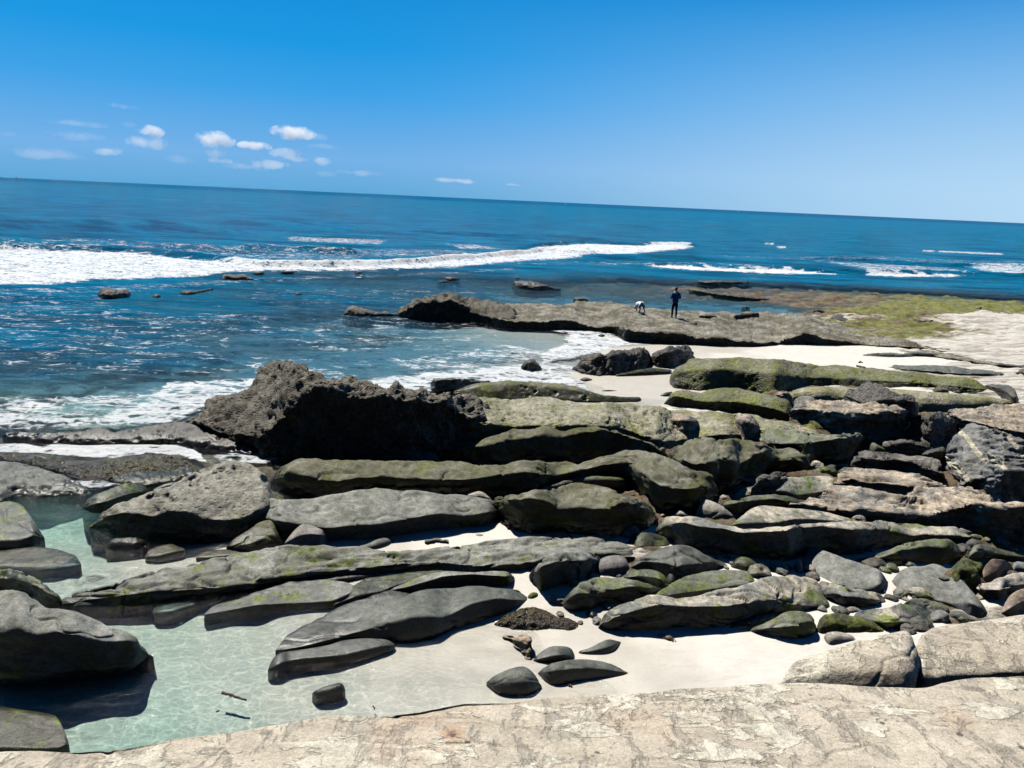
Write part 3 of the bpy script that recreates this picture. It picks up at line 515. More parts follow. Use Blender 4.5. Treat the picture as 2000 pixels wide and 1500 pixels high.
def rock(zn, name, label, mat, b, s, c, kind='smooth', zb=0.0, lean=-.08, st=.16, back=1.0, rnd=.035, skirt=.6, amp=1.0, cat=None, group=None, endr=.7, parent=None, prof=None, drop=0, srec=0):
    st = st*.5
    if lean <= 0: lean = lean*1.5-.14
    B, C = pts(b, zn), pts(c, zn)
    x0, x1 = min(B[0, 0], C[0, 0]), max(B[-1, 0], C[-1, 0])
    Wd = x1-x0; nc = int(np.clip(Wd*.512/RES, 10, 760 if Wd < 3000 else 1300))
    x = np.linspace(x0, x1, nc)
    sg = min(2.5, nc/12)
    yb = gsm(np.interp(x, B[:, 0], B[:, 1]), sg); yc = gsm(np.interp(x, C[:, 0], C[:, 1]), sg)
    yb = np.maximum(yb, yc+.8)
    hp = np.mean(yb-yc)
    rr = min(.5*Wd, max(5, .55*hp*endr))
    e = np.clip(np.minimum(x-x0, x1-x)/rr, 0, 1); k = np.maximum(.03, np.sqrt(1-(1-e)**2))
    ym = yb*.6+yc*.4
    rails = []
    if s is None:
        fr = [0, .22, .45, .68, .86, 1.0]; tn = [None, 8, 2.6, .9, .3, .06]
        if prof: fr, tn = prof
        rails = [yb+(yc-yb)*q for q in fr]; rules = tn
    else:
        Sx = pts(s, zn); ys_ = gsm(np.interp(x, Sx[:, 0], Sx[:, 1]), sg); ys_ = np.clip(ys_, yc+.4, yb-.2)
        rails = [yb, yb+(ys_-yb)*.5, ys_, ys_+(yc-ys_)*.4, yc]; rules = [None, 'la', 'lb', st*1.25, st*.75]
    rails = [ym+(r-ym)*k for r in rails]
    pos = []
    hx, hy, t = ray(x, rails[0]); z0 = np.full(nc, float(zb))
    if zb < 2:
        for _ in range(3):
            d = (H-z0)/t; z0 = .5*z0+.5*np.maximum(zb, ground_z(hx*d, hy*d)[0]-.02)
        z0 = np.maximum(zb, gsm(z0, min(6, nc/8)))
    d = (H-z0)/t; d0 = d
    pos.append(np.stack([hx*d, hy*d, z0], 1)); zc = z0
    yprev = rails[0]
    for r, ru in zip(rails[1:], rules[1:]):
        hx, hy, t = ray(x, r)
        if ru in ('la', 'lb'):
            dn = d+lean*((.35 if ru == 'la' else 1.65) if lean < 0 else 1)*(yprev-r)*d/FPX; zn_ = H-t*dn
        else:
            dn = (H-zc+ru*d)/(t+ru); zn_ = H-t*dn
        pos.append(np.stack([hx*dn, hy*dn, zn_], 1)); d, zc, yprev = dn, zn_, r
    hgt = np.maximum(zc-z0, .03)
    wb = back*(.35*(d-d0)+.45*hgt+.05)*np.maximum(k, .2)
    for fd, fz_ in ((.12, .02), (.4, .16), (.75, .5), (1.0, 1.0), (1.05, 1.6)):
        dd = d+wb*fd; pos.append(np.stack([hx*dd, hy*dd, zc-(hgt+.12+drop)*fz_], 1))
    hx0, hy0, _ = ray(x, rails[0]); ds = d0+.22*min(1, skirt)+srec
    sk = [np.stack([hx0*(ds), hy0*(ds), z0-skirt], 1), np.stack([hx0*(d0+.04+srec*.5), hy0*(d0+.04+srec*.5), z0-skirt*.35], 1)]
    pos = sk+pos
    nr_vis = max(6, int(np.percentile(rails[0]-rails[-1], 90)*.512/RES))
    cnt = [2, 2]; L = len(rails)-1
    tot = np.array([max(1e-3, np.mean(np.abs(rails[i]-rails[i+1]))) for i in range(L)]); tot /= tot.sum()
    cnt += [max(2, int(round(q*nr_vis))) for q in tot]+[2, 3, 3, 3, 1]
    rows = []
    for i in range(len(pos)-1):
        for q in range(cnt[i]): rows.append(pos[i]+(pos[i+1]-pos[i])*(q/cnt[i]))
    rows.append(pos[-1]); V = np.array(rows)
    if rnd > 0:
        raw = V.copy(); V = gsm(V, max(.4, rnd*nr_vis), 0)
        V[:3] = raw[:3]
    dR = np.gradient(V, axis=0); dC = np.gradient(V, axis=1)
    N = np.cross(dC, dR); N /= np.linalg.norm(N, axis=2, keepdims=True)+1e-9
    if N[:, :, 2].mean() < 0: N = -N
    mh = float(np.percentile(hgt, 80)); S = amp*float(np.clip(mh/.7, .12, 1.6))
    sc_ = 1.0 if mh > .35 else (.35/mh)**.6
    DIP[0] = -.13 if x.mean() < 1150 else .05
    if Wd > 170: sc_ = 1.0
    Pf = V.reshape(-1, 3); Dp = displace(Pf*min(sc_, 3), N.reshape(-1, 3), kind, S)*min(1, amp)
    if mh < .35 and Wd < 170: Dp = Dp/min(sc_, 3)
    damp = np.tile(np.minimum(1, k*1.3), V.shape[0])
    Pf = Pf+N.reshape(-1, 3)*(Dp*damp)[:, None]
    V = Pf.reshape(V.shape)
    org = np.array([V[:, :, 0].mean(), V[3, :, 1].mean(), zb])
    up = np.cross(V[5, nc//2+1]-V[5, nc//2], V[6, nc//2]-V[5, nc//2])
    o = grid_mesh(name, V, M[mat], org if parent is None else np.array(parent.location), flip=None)
    me = o.data
    if N[:, :, 1].mean() > .9: pass
    if parent is not None: o.parent = parent; o.location = (0, 0, 0)
    else: tag(o, label, cat or name.replace('_', ' '), group)
    return o
# ---------------------------------------------------------------- rocks out in the shallow sea
G1 = 'low rocks breaking the surface offshore'
rock('F1','reef_rock','dark double-topped rock standing alone in the blue shallows, leftmost of the offshore rocks','reef','475,1077 500,1086 560,1086 610,1079 642,1070',None,'475,1045 490,1032 530,1030 570,1037 620,1037 642,1052','rough',lean=0)
rock('F1','reef_rock','long low brown rock at the front edge of the white surf','reef','1076,990 1150,995 1242,992',None,'1076,975 1095,960 1130,963 1150,970 1180,962 1215,970 1242,988','rough')
rock('F1','reef_rock','tiny rock tip in the surf just right of the long low brown rock','reef','1233,960 1262,963 1290,961',None,'1233,956 1260,949 1290,955','rough',zb=.1)
rock('F1','reef_rock','flat rock tip at the surf edge, second right of the long low brown rock','reef','1370,956 1400,958 1437,956',None,'1370,950 1395,945 1437,951','rough',zb=.1)
rock('F1','reef_rock','thin rock with a tail of weed, between the two larger offshore rocks','kelpreef','878,1062 930,1066 1042,1040',None,'878,1050 900,1042 960,1045 1042,1030','rough')
rock('F1','reef_rock','tiny weedy rock tip left of the thin rock with a tail','kelpreef','742,1077 765,1080 788,1076',None,'742,1066 765,1060 788,1067','rough')
rock('F1','reef_rock','tiny lone rock in open blue water in front of the surf line','reef','1435,1066 1455,1068 1478,1064',None,'1435,1058 1455,1052 1478,1060','rough')
rock('F1','reef_rock','smallest rock tip poking out below the surf, farthest right along the surf edge','reef','1730,958 1750,961 1776,959',None,'1730,953 1750,947 1776,955','rough')
rock('F2','reef_rock','small black flat-topped rock in the water above the jagged outcrop','dark','758,562 800,569 856,566',None,'758,550 780,543 820,545 856,556','rough')
rock('F2','reef_rock','brown weedy rock lip at the left foot of the small black flat-topped rock','kelpreef','724,574 760,577 800,573',None,'724,569 750,564 800,568','rough')
rock('F2','reef_rock','long dark wedge-shaped rock sloping down to the right in the channel','dark','1145,605 1200,618 1300,625 1417,620',None,'1145,570 1180,565 1210,570 1270,570 1340,590 1417,612','strata',lean=-.05)
rock('F2','reef_rock','tiny rock tip behind the long dark wedge-shaped rock','reef','1155,555 1175,558 1192,555',None,'1155,550 1175,546 1192,551','rough')
rock('F2','reef_rock','squarish dark rock at the water edge of the shelf left of the white dog','dark','1484,681 1530,686 1569,685','1484,668 1530,668 1569,672','1484,660 1500,655 1530,658 1569,664','rough')
rock('F3','reef_slab','thin black layered slab jutting above the reef right of the man','dark','1446,418 1550,432 1630,428 1760,420 1865,414','1446,400 1550,408 1630,404 1760,404 1865,409','1446,391 1500,393 1600,388 1700,392 1800,390 1865,405','strata')
rock('F3','reef_slab','long thin dark weedy slab lying in the reef channel just right of the man','kelpreef','1378,476 1440,489 1530,502 1650,522 1800,537 2010,552','1378,465 1440,470 1530,486 1650,506 1800,520 2010,540','1378,455 1400,448 1450,455 1520,470 1600,488 1750,498 1900,513 2010,528','strata')
rock('F3','reef_rock','small black rock sitting in the thin blue pool right of the man','dark','1794,608 1830,613 1862,610',None,'1794,598 1830,591 1862,602','rough')
rock('F4','reef_rock','small black rock on the far brown reef by the sea','dark','998,588 1025,594 1057,590',None,'998,578 1025,572 1057,582','rough')
rock('F4','reef_rock','rugged dark rock lump behind the shelf, above the sandy inlet','reef','726,755 800,770 865,780','726,750 800,745 865,772','726,745 760,725 800,708 835,722 865,765','rough')
rock('F4','reef_rock','little flat dark rock on the pool edge left of the rugged dark lump','dark','628,695 665,699 702,696',None,'628,687 665,682 702,689','rough')
rock('F4','reef_rock','flat dark stone on the bright green algae at the far right','dark','1678,683 1715,687 1757,683',None,'1678,674 1715,664 1757,674','rough')
rock('F4','reef_slab','pale broken slab lying across the green reef at right','shelf','1284,756 1350,776 1412,768',None,'1284,744 1340,743 1412,754','strata')
rock('F4','reef_rock','tiny black stone just right of the pale broken slab','dark','1408,742 1430,746 1450,742',None,'1408,735 1430,730 1450,736','rough')
rock('F4','reef_rock','tiny black stone on green algae, second right of the pale broken slab','dark','1478,745 1497,748 1518,744',None,'1478,739 1497,734 1518,740','rough')
rock('F2','jagged_outcrop','small jagged rock at the seaward tip of the outcrop','reef','198,760 300,769 400,766 505,762',None,'198,750 225,712 260,698 300,715 370,740 430,737 505,748','rough')
rock('F2','jagged_outcrop','tall jagged grey outcrop with a black hollow at the left end of the far shelf','big','495,765 600,780 700,786 800,786 900,790 1000,806 1100,818 1180,825','495,758 560,730 640,690 690,684 780,676 850,690 900,735 1000,765 1100,790 1180,800','495,750 520,715 570,690 640,665 680,657 700,667 730,645 780,636 840,645 880,665 920,657 960,668 1000,680 1060,685 1120,712 1180,722','rough',st=.5,lean=-.15,amp=1.5,rnd=.04)
# ---------------------------------------------------------------- the far shelf the man stands on
rock('RAW','rock_shelf','broad pale rock shelf with an undercut black edge on which the man and dog stand','shelf','950,634 1000,640 1070,643 1140,645 1175,648 1205,652 1215,666 1260,669 1300,672 1350,674 1400,677 1450,678 1500,677 1520,675 1560,674 1620,675 1700,677 1790,683 1860,690',
 '950,618 1000,627 1025,629 1070,627 1120,626 1140,636 1175,640 1200,635 1232,644 1275,649 1325,653 1362,660 1400,660 1437,667 1487,670 1520,668 1568,650 1616,660 1685,672 1790,678 1860,689',
 '950,600 1000,591 1060,592 1100,595 1130,588 1200,590 1240,598 1320,605 1380,609 1440,611 1500,609 1540,612 1600,622 1660,640 1720,655 1790,670 1860,684','strata',st=.012,lean=-.15,amp=1.3,rnd=.02,back=.15)
rock('F3','shelf_rock','pale loose rock lying on the shelf just right of the man','shelf','1455,675 1520,684 1602,676','1455,668 1520,662 1602,670','1455,656 1480,638 1530,640 1602,664','rough',zb=.50,st=.4)
rock('F3','shelf_rock','flat pale ledge stone with a small black cap at the back of the shelf','shelf','1728,681 1800,674 1932,664',None,'1728,667 1760,645 1850,645 1890,634 1932,642','strata',zb=.45)
rock('F3','shelf_rock','small dark cracked stone on the shelf below the man\'s shadow','reef','1392,745 1425,750 1455,743',None,'1392,722 1425,712 1455,722','rough',zb=.42)
rock('F3','shelf_rock','thin dark flake of stone lying on the shelf right of the man\'s shadow','dark','1340,702 1380,706 1420,700',None,'1340,694 1370,688 1420,694','strata',zb=.46)
# ---------------------------------------------------------------- rocks in the sandy inlet
rock('Z3','boulder','small pointed dark boulder standing in the white foam','dark','48,205 75,211 100,213 140,211 172,206','48,195 75,180 100,170 140,185 172,203','48,190 70,165 88,142 105,138 130,146 150,175 172,200','rough',st=.6)
rock('Z3','boulder','dark knobbly boulder with a patch of pale barnacles at the edge of the inlet sand','reef','336,210 400,236 500,246 580,240 640,218 740,212 778,195','336,200 395,150 460,140 560,130 640,132 720,120 778,130','336,190 360,165 395,120 450,113 520,118 570,95 640,98 720,76 765,84 778,118','rough',st=.9,lean=.55,amp=1.2)
rock('Z3','boulder','dark square-ended boulder against the right side of the barnacled one','reef','772,190 830,196 890,198 940,182 1012,160','772,130 830,120 900,105 960,110 1012,105','772,112 800,90 850,80 900,78 960,70 1000,68 1012,84','rough',st=.7,lean=.1,amp=1.2)
rock('Z3','rock_slab','low olive rock shelf at the foot of the two dark inlet boulders','olivedark','575,248 660,246 740,242 895,234',None,'575,234 640,220 722,200 800,195 895,206','smooth')
rock('Z3','pebble','flat reddish stone at the tip of the foam on the inlet sand','brown','378,266 410,272 452,268',None,'378,256 410,247 452,259','flat')
rock('Z3','pebble','thin grey sliver of stone in the inlet sand','wetgrey','500,326 540,329 590,326',None,'500,321 540,318 590,323','flat')
rock('Z3','rock_slab','dark point of rock reaching into the inlet pool','dark','825,354 860,358 900,352',None,'825,349 850,334 900,326','smooth')
rock('Z3','pebble','light grey stone at the foot of the far shelf wall','shelf','478,20 500,25 520,20',None,'478,12 500,6 520,12','flat')
rock('Z2','rock_slab','round dark layered rock topped by a flat flake, at the water behind the big rock','wetgrey','972,322 1020,330 1100,328 1200,300 1310,295','972,275 1020,272 1100,262 1200,268 1310,280','972,255 1000,240 1080,244 1180,256 1250,262 1310,270','strata',st=.3)
rock('Z2','rock_ridge','long low brown-green ridge curving down to the inlet pool','olivedark','1090,340 1200,362 1300,372 1430,376 1560,374 1700,380 1900,386 2150,380','1090,330 1200,310 1300,290 1500,290 1650,300 1800,325 1950,360 2150,370','1090,325 1200,290 1300,277 1400,272 1560,274 1700,285 1800,305 1870,330 1960,352 2150,358','pit',st=.5,lean=.9,back=.6)
# ---------------------------------------------------------------- pitted ridge and green humps, right of the inlet
rock('Z4','rock_ridge','long ridge beside the inlet sand, dark and honeycombed at left, smooth olive at right','olive','20,312 100,318 200,328 350,322 500,338 620,348 700,328 800,302 1000,302 1100,304 1250,310 1500,318 1640,342 1800,338','20,240 60,222 140,205 300,205 450,212 600,232 800,250 1000,250 1100,262 1300,270 1500,282 1800,318','20,220 60,190 110,175 130,145 180,137 300,138 400,135 500,142 640,150 760,165 860,184 1000,180 1080,195 1200,205 1400,220 1500,235 1700,255 1800,300','pit',lean=.5,st=.45,amp=.9)
rock('Z4','rock_slab','flat yellow-green algae slab behind the black pitted capstone','oliveslab','680,385 850,398 1000,402 1200,420 1410,444 1570,452 1900,424 1960,405',None,'680,335 760,305 900,298 1000,303 1080,312 1250,310 1500,330 1700,345 1900,368 1960,392','smooth',zb=.1,amp=.5)
rock('Z4','rock_ridge','green hump of pitted rock on the right bank of the inlet pool','olive','-14,405 100,418 200,424 300,442 420,452 520,482 600,486 712,496','-14,400 40,352 130,368 200,388 300,385 400,385 500,402 620,430 712,460','-14,395 20,350 60,320 130,318 180,335 250,310 340,303 430,315 560,345 640,362 712,378','pit',st=.4,lean=-.15)
rock('Z4','pebble','little stack of rounded pale stones beside the green hump','tan','606,360 650,373 708,362',None,'606,345 640,318 680,322 708,350','strata',zb=.35)
rock('Z4','pedestal_rock','swirled tan pedestal rock in deep shade under the black capstone','tan','690,495 790,508 900,548 1000,575 1100,604 1200,616 1340,596 1412,500','690,415 760,432 820,428 900,440 1000,450 1110,454 1250,450 1412,450','690,400 720,368 780,353 850,363 870,385 950,368 1000,378 1100,400 1250,380 1412,410','strata',st=.3,lean=-.30,zb=.1)
rock('Z4','capstone','black honeycombed capstone perched on the tan pedestal rock','reef','995,370 1060,398 1110,432 1200,448 1300,452 1415,456','995,350 1060,375 1110,400 1180,378 1270,372 1350,378 1415,400','995,332 1030,316 1070,310 1082,284 1130,273 1200,288 1260,328 1350,345 1400,363 1415,388','rough',zb=.95,st=.35,lean=-.05,amp=1.1,skirt=.1)
rock('Z4','rock_slab','mossy rock wedge in the gap left of the pedestal','moss','690,500 760,512 850,540 900,552',None,'690,480 760,490 810,468 850,500 900,545','smooth',zb=.1)
rock('Z4','boulder','black wedge boulder tilted on the bedrock near the right edge','dark','1780,305 1850,330 1900,370 1945,400 1972,395','1780,295 1850,305 1900,330 1945,365 1972,360','1780,288 1800,280 1860,288 1920,290 1960,320 1972,345','smooth',zb=.35,st=.3)
rock('Z4','pebble','small flat pale stone on the olive ridge','shelf','1490,328 1530,336 1580,332',None,'1490,312 1530,302 1580,314','smooth',zb=.25)
rock('Z4','rock_slab','thin dark slab pointing left across the white inlet sand','wetgrey','1098,130 1200,138 1330,142 1420,138 1700,150',None,'1098,122 1160,112 1260,112 1330,116 1420,105 1700,135','strata',amp=.5)
rock('Z4','rock_slab','long dark cracked slab along the far edge of the inlet sand','shelf','1350,118 1500,140 1700,172 1850,195 2080,205','1350,112 1500,128 1700,158 1850,180 2080,196','1350,102 1450,98 1600,118 1750,150 1850,168 1960,180 2080,182','strata',amp=.6,zb=.12)
rock('Z4','rock_slab','flat grey slab with a ragged front on the right part of the inlet sand','wetgrey','1225,196 1340,215 1500,228 1650,240 1800,244 1890,236','1225,190 1340,205 1500,215 1650,225 1800,232 1890,234','1225,186 1300,176 1450,182 1600,190 1750,200 1850,212 1890,230','strata',amp=.6,zb=.1)
rock('Z4','rock_slab','small dark slab at the right picture edge on the inlet sand','dark','1930,232 2000,240 2080,236',None,'1930,225 1970,206 2080,196','strata',zb=.15)
# ---------------------------------------------------------------- the big rock
rock('RAW','rock_outcrop','huge rough brown-grey rock with a knob on top and a black shaded wall','big','360,848 400,858 450,872 525,893 600,902 700,905 800,906 900,895 985,880',
 '360,822 400,832 450,848 500,852 532,835 548,806 575,784 608,762 640,760 696,776 745,776 815,788 870,788 900,806 937,820 985,832',
 '360,815 366,806 399,798 403,784 441,775 488,759 500,732 516,715 540,705 572,706 602,718 614,730 640,733 668,731 696,738 717,744 738,754 759,750 790,751 829,760 850,767 895,772 985,780','rough',st=.45,lean=-.12,amp=1.3,rnd=.025)
rock('RAW','rock_slab','broken flake ledge overhanging at the top of the huge rough rock','big','567,742 590,746 612,746',None,'567,730 580,722 600,726 612,737','rough',zb=1.75,skirt=.02,amp=.6)
rock('RAW','rock_ridge','wide green-yellow pitted slab running right from the huge rough rock','oliveslab','880,892 950,890 1050,890 1150,890 1230,878 1290,888 1350,872 1450,862 1600,856',
 '880,806 937,822 965,830 1000,834 1050,830 1100,832 1180,832 1224,838 1250,850 1300,862 1340,858 1400,850 1450,850 1500,842 1600,848',
 '880,772 934,775 1000,779 1040,776 1084,776 1115,781 1147,790 1182,785 1224,786 1259,795 1301,797 1336,800 1378,804 1430,809 1469,811 1490,820 1546,825 1600,842','pit',st=.35,lean=-.1,amp=.9)
rock('Z1','rock_shelf','low wet dark shelf trailing left from the huge rough rock into the surf','dark','10,585 150,600 300,622 500,628 700,624 1000,628 1180,650 1420,690','10,575 150,580 300,600 500,590 700,590 1000,590 1180,620 1420,672','10,562 100,556 200,553 400,560 480,545 530,523 570,535 640,558 800,523 900,508 1035,495 1180,560 1420,650','rough',st=.5,lean=.6,amp=.8)
for a in (('kelpreef','brown weed-covered rock running down from the left picture edge below the white foam','-60,700 0,705 150,722 350,782 450,828 600,824 700,792','-60,662 0,665 150,683 300,706 500,724 640,735 700,765'),
          ('kelpreef','brown lumpy rock in front of the foam, touching the pitted left ridge','500,745 640,792 700,802 900,792 1000,772 1110,782','500,722 650,698 850,683 1010,680 1050,708 1110,760'),
          ('wetgrey','wet glistening grey rock at the left edge behind the turquoise pool','-60,955 0,952 90,905 200,922 300,912 420,902 520,895','-60,715 0,718 150,738 350,798 440,838 520,885'),
          ('olivedark','small flat olive rock between the weed-covered rock and the dark egg-shaped boulder','625,835 720,850 800,855 950,832 1110,795','625,805 720,780 900,773 1050,753 1110,770')):
    rock('Z1','reef_rock',a[1],a[0],a[2],None,a[3],'rough',amp=.8,prof=([0,.3,.6,1.0],[None,.5,.16,.03]))
rock('Z1','boulder','dark green egg-shaped boulder at the head of the turquoise pool','greymoss','456,985 520,1000 580,990 700,945 828,892','456,975 520,960 600,940 700,905 828,880','456,965 480,925 530,903 620,873 700,843 790,830 828,858','smooth',lean=-.1,st=.5)
rock('Z1','boulder','small green stone tucked behind the pitted left ridge','greymoss','848,892 900,880 1000,865',None,'848,878 900,850 960,830 1000,840','smooth')
rock('Z1','rock_ridge','pale pitted ridge with dark hollows and a mossy tip beside the turquoise pool','pit','498,1092 560,1110 650,1122 800,1132 950,1150 1100,1152 1250,1147 1400,1125 1545,1100','498,1082 560,1045 650,1020 740,1008 850,1035 950,1005 1050,1010 1120,1040 1250,1045 1370,1030 1450,990 1545,960','498,1072 520,1045 560,1000 700,938 830,888 950,848 1050,788 1130,748 1230,726 1320,720 1400,733 1450,758 1520,775 1545,840','pit',st=.75,lean=-.15,amp=1.0)
rock('Z1','moss_patch','bright green moss clinging to the seaward tip of the pale pitted ridge','moss','498,1088 560,1082 690,1050',None,'498,1076 560,1048 640,1008 690,1005','rough',zb=.02,amp=.5,skirt=.2)
# ---------------------------------------------------------------- long ridges in the middle
rock('Z2','rock_ridge','long smooth grey ridge shaped like a resting whale, overhanging a strip of white sand','grey','-100,1062 0,1085 130,1162 250,1152 400,1172 550,1162 700,1152 850,1132 1000,1112 1150,1097 1280,1087 1378,1045','-100,1005 20,1030 150,1055 300,1080 380,1092 540,1078 660,1076 800,1052 950,1020 1040,1008 1150,1028 1240,1013 1330,998 1378,988','-100,962 0,937 110,925 240,925 400,903 540,883 680,870 780,884 900,884 1050,903 1180,910 1300,933 1378,975','smooth',st=.5,lean=-.25,amp=.8)
rock('Z2','pebble','pale stone resting on the far side of the whale-shaped ridge','pale','1178,915 1240,930 1312,934',None,'1178,903 1230,884 1262,884 1312,920','smooth',zb=.4)
rock('RAW','rock_ridge','very long low ridge swelling into a big smooth hump at its right end','olivedark','528,950 570,968 620,974 700,972 800,967 870,970 960,974 1030,967 1080,957 1150,952 1220,947 1270,985 1300,1002 1350,1007 1390,990 1408,975','528,938 560,926 600,930 620,937 660,940 700,932 780,934 850,937 900,937 960,932 1020,924 1090,929 1130,920 1180,907 1230,902 1260,932 1300,952 1340,955 1375,952 1408,962','528,928 535,915 566,904 580,896 619,893 654,898 710,898 780,903 832,902 885,903 934,908 983,907 1000,902 1021,897 1046,898 1074,904 1123,906 1151,899 1182,892 1200,890 1217,882 1245,880 1276,887 1315,897 1343,908 1371,915 1396,926 1408,950','smooth',st=.45,lean=-.12,amp=1.1)
rock('Z3','rock_ridge','narrow mossy ledge between the very long ridge and the cracked grey boulder','greymoss','160,882 350,852 600,842 660,830',None,'160,862 250,840 300,820 400,797 480,791 560,798 660,812','smooth',zb=.2)
rock('Z3','boulder','big smooth grey boulder with a vertical crack, right of the whale-shaped ridge','olivedark','-120,1000 -60,1085 60,1125 360,1125 480,1142 620,1147 750,1112 800,1095 820,1050','-120,950 -40,935 100,930 200,935 270,990 400,985 520,990 600,955 680,950 760,990 820,1035','-120,935 -60,905 0,893 100,878 190,868 300,848 380,833 460,836 560,858 660,893 740,938 795,988 820,1025','smooth',st=.55,lean=-.15)
rock('Z2','boulder','shaded green boulder with small dark hollows, in front of the huge rough rock','olivedark','1008,690 1100,715 1280,735 1430,740 1700,735 1900,728 2290,700','1008,685 1080,670 1280,628 1400,600 1500,590 1600,570 1700,585 1800,560 1900,545 2000,552 2140,590 2290,672','1008,676 1050,638 1130,618 1280,598 1370,558 1460,538 1600,518 1760,508 1860,513 1960,538 2000,538 2070,568 2170,600 2290,655','pit',st=.5,lean=.05)
rock('Z2','boulder','low olive rounded rock at the foot of the huge black wall','olivedark','478,640 520,700 620,718 740,722 880,722',None,'478,625 520,612 620,600 700,620 760,640 880,690','smooth')
rock('Z2','rock_slab','angular grey slab standing between the olive rounded rock and the shaded green boulder','smoothgrey','872,722 940,728 1028,722','872,715 940,700 1028,712','872,705 920,672 990,662 1028,705','flat',st=1.2,rnd=.03)
rock('Z4','boulder','large rounded olive boulder with a deep black hollow under its right shoulder','olivedark','-12,705 100,802 260,882 300,917 370,907 430,862 600,802 700,802 800,802 833,778','-12,695 100,712 160,735 260,712 340,702 420,740 480,690 540,672 640,715 720,702 800,740 833,762','-12,688 30,658 80,628 160,593 250,586 350,588 430,598 520,622 620,638 720,648 790,698 833,748','smooth',st=.5,lean=-.15,amp=1.1)
rock('Z4','rock_slab','flat-topped grey-green slab with a black undercut, behind the large olive boulder','greymoss','441,612 560,642 720,662 830,742 960,732 1040,702 1146,622','441,596 560,612 680,620 830,608 960,590 1060,585 1120,592 1146,602','441,580 480,553 560,543 650,548 760,550 900,553 1050,558 1130,576 1146,594','ripple',st=.2,lean=-.35)
rock('Z3','boulder','left of two pale cracked stones lying on the wide green slab','tan','862,492 920,532 980,562 1045,530','862,482 920,488 980,490 1045,500','862,470 900,448 960,453 1000,468 1045,486','rough',zb=.45,st=.3,amp=.7)
rock('Z3','boulder','right of two pale cracked stones on the wide green slab, split into blocks','tan','1226,482 1260,532 1300,567 1384,545','1226,476 1260,482 1320,500 1384,528','1226,468 1240,450 1290,448 1345,460 1384,505','rough',zb=.4,st=.3,amp=.7)
rock('Z3','pebble','small round algae-coated stone at the right tip of the shaded green boulder','olive','818,660 835,666 858,655',None,'818,648 840,636 858,645','smooth',zb=.3)
# ---------------------------------------------------------------- right-hand pile
rock('Z4','rock_slab','broad flat pale slab with a curled dark rim, running off the right edge','tan','1568,460 1600,492 1700,545 1900,570 2090,600','1568,440 1640,480 1750,500 1850,530 2090,565','1568,430 1600,420 1750,420 1850,405 2000,398 2090,398','strata',zb=.5,lean=-.3,st=.12)
rock('Z4','boulder','black pitted boulder with a smooth grey top beneath the curled-rim slab','reef','1343,590 1420,605 1470,652 1540,625 1600,590 1665,545','1343,545 1390,492 1450,475 1540,480 1600,500 1665,535','1343,532 1360,488 1400,463 1480,448 1560,448 1600,488 1665,520','rough',zb=.2,st=.5,lean=.3)
rock('Z4','rock_slab','dark layered block below the black pitted boulder','strata','1213,645 1260,665 1340,685 1420,675 1485,660','1213,630 1260,622 1340,620 1420,635 1485,650','1213,610 1250,593 1340,593 1380,598 1450,628 1485,642','strata',zb=.3,st=.3)
rock('Z4','boulder','dark cube-like lump wedged left of the block with pale veins','dark','1430,690 1490,705 1565,710','1430,682 1490,665 1565,660','1430,678 1490,640 1565,632','rough',zb=.3)
rock('Z4','boulder','huge tilted grey block crossed by two pale veins, at the right edge','stripe','1538,690 1590,795 1640,868 1750,870 1870,975 2000,965 2110,960','1538,668 1580,758 1640,856 1720,825 1860,802 2000,790 2110,790','1538,650 1580,618 1640,543 1690,505 1760,518 1860,528 1940,558 2000,583 2110,600','strata',zb=.2,st=1.1,lean=-.3,amp=.7,rnd=.03)
rock('Z4','boulder','rounded layered boulder group left of the block with pale veins','strata','1033,750 1150,782 1300,775 1560,835','1033,742 1090,695 1200,712 1350,718 1560,785','1033,735 1050,680 1080,638 1150,653 1220,663 1350,678 1500,693 1560,765','strata',zb=.2,st=.3,lean=0)
rock('Z4','pebble','pointed grey-green stone standing behind the layered boulder group','greymoss','1140,640 1170,660 1225,655',None,'1140,618 1160,610 1190,625 1225,648','smooth',zb=.4)
rock('Z4','boulder','ragged dark green stone in the hollow below the black undercut','greymoss','800,800 860,802 960,798','800,785 860,775 900,770 960,780','800,770 870,748 920,738 955,726 962,755','rough',zb=.1,st=.6)
rock('Z4','pebble','smooth grey stone beside the ragged dark green one','wetgrey','958,785 1000,795 1050,785',None,'958,770 1000,748 1050,752','smooth',zb=.1)
rock('Z4','rock_slab','long flaky tan and blue-grey slab topped with splinters, under the layered boulders','tan','938,852 1030,835 1100,868 1280,884 1400,905 1590,885','938,838 1030,815 1100,830 1280,850 1400,860 1590,875','938,828 960,798 1050,753 1150,768 1280,778 1400,788 1500,818 1590,862','strata',zb=.3,st=.25)
rock('Z4','rock_slab','wide flaky tan slab with dark strata beneath it, in the middle of the right-hand pile','tan','680,980 900,1025 1100,1055 1300,1085 1500,1095 1700,1110 1880,1160 2090,1180','680,962 800,952 900,985 1050,990 1200,1000 1300,1005 1420,1030 1500,1005 1600,990 1700,955 1880,985 2090,975','680,942 800,918 930,868 1050,868 1200,888 1350,898 1400,868 1560,858 1700,863 1780,888 1850,938 1880,968 2090,960','strata',zb=.1,st=.3,lean=-.3)
rock('Z4','rock_slab','low grey rock with tan facets and a small green pool behind it','mottle','373,945 500,925 700,935 950,895','373,928 500,895 650,880 730,910 840,895 950,872','373,912 420,868 480,858 530,830 600,815 750,803 950,798','ripple',zb=.1,st=.4)
rock('Z4','rock_slab','slim rounded log-like rock lying on top of the grey rock with tan facets','strata','478,876 560,850 620,835 692,806',None,'478,862 530,800 600,773 680,767 692,788','strata',zb=.45)
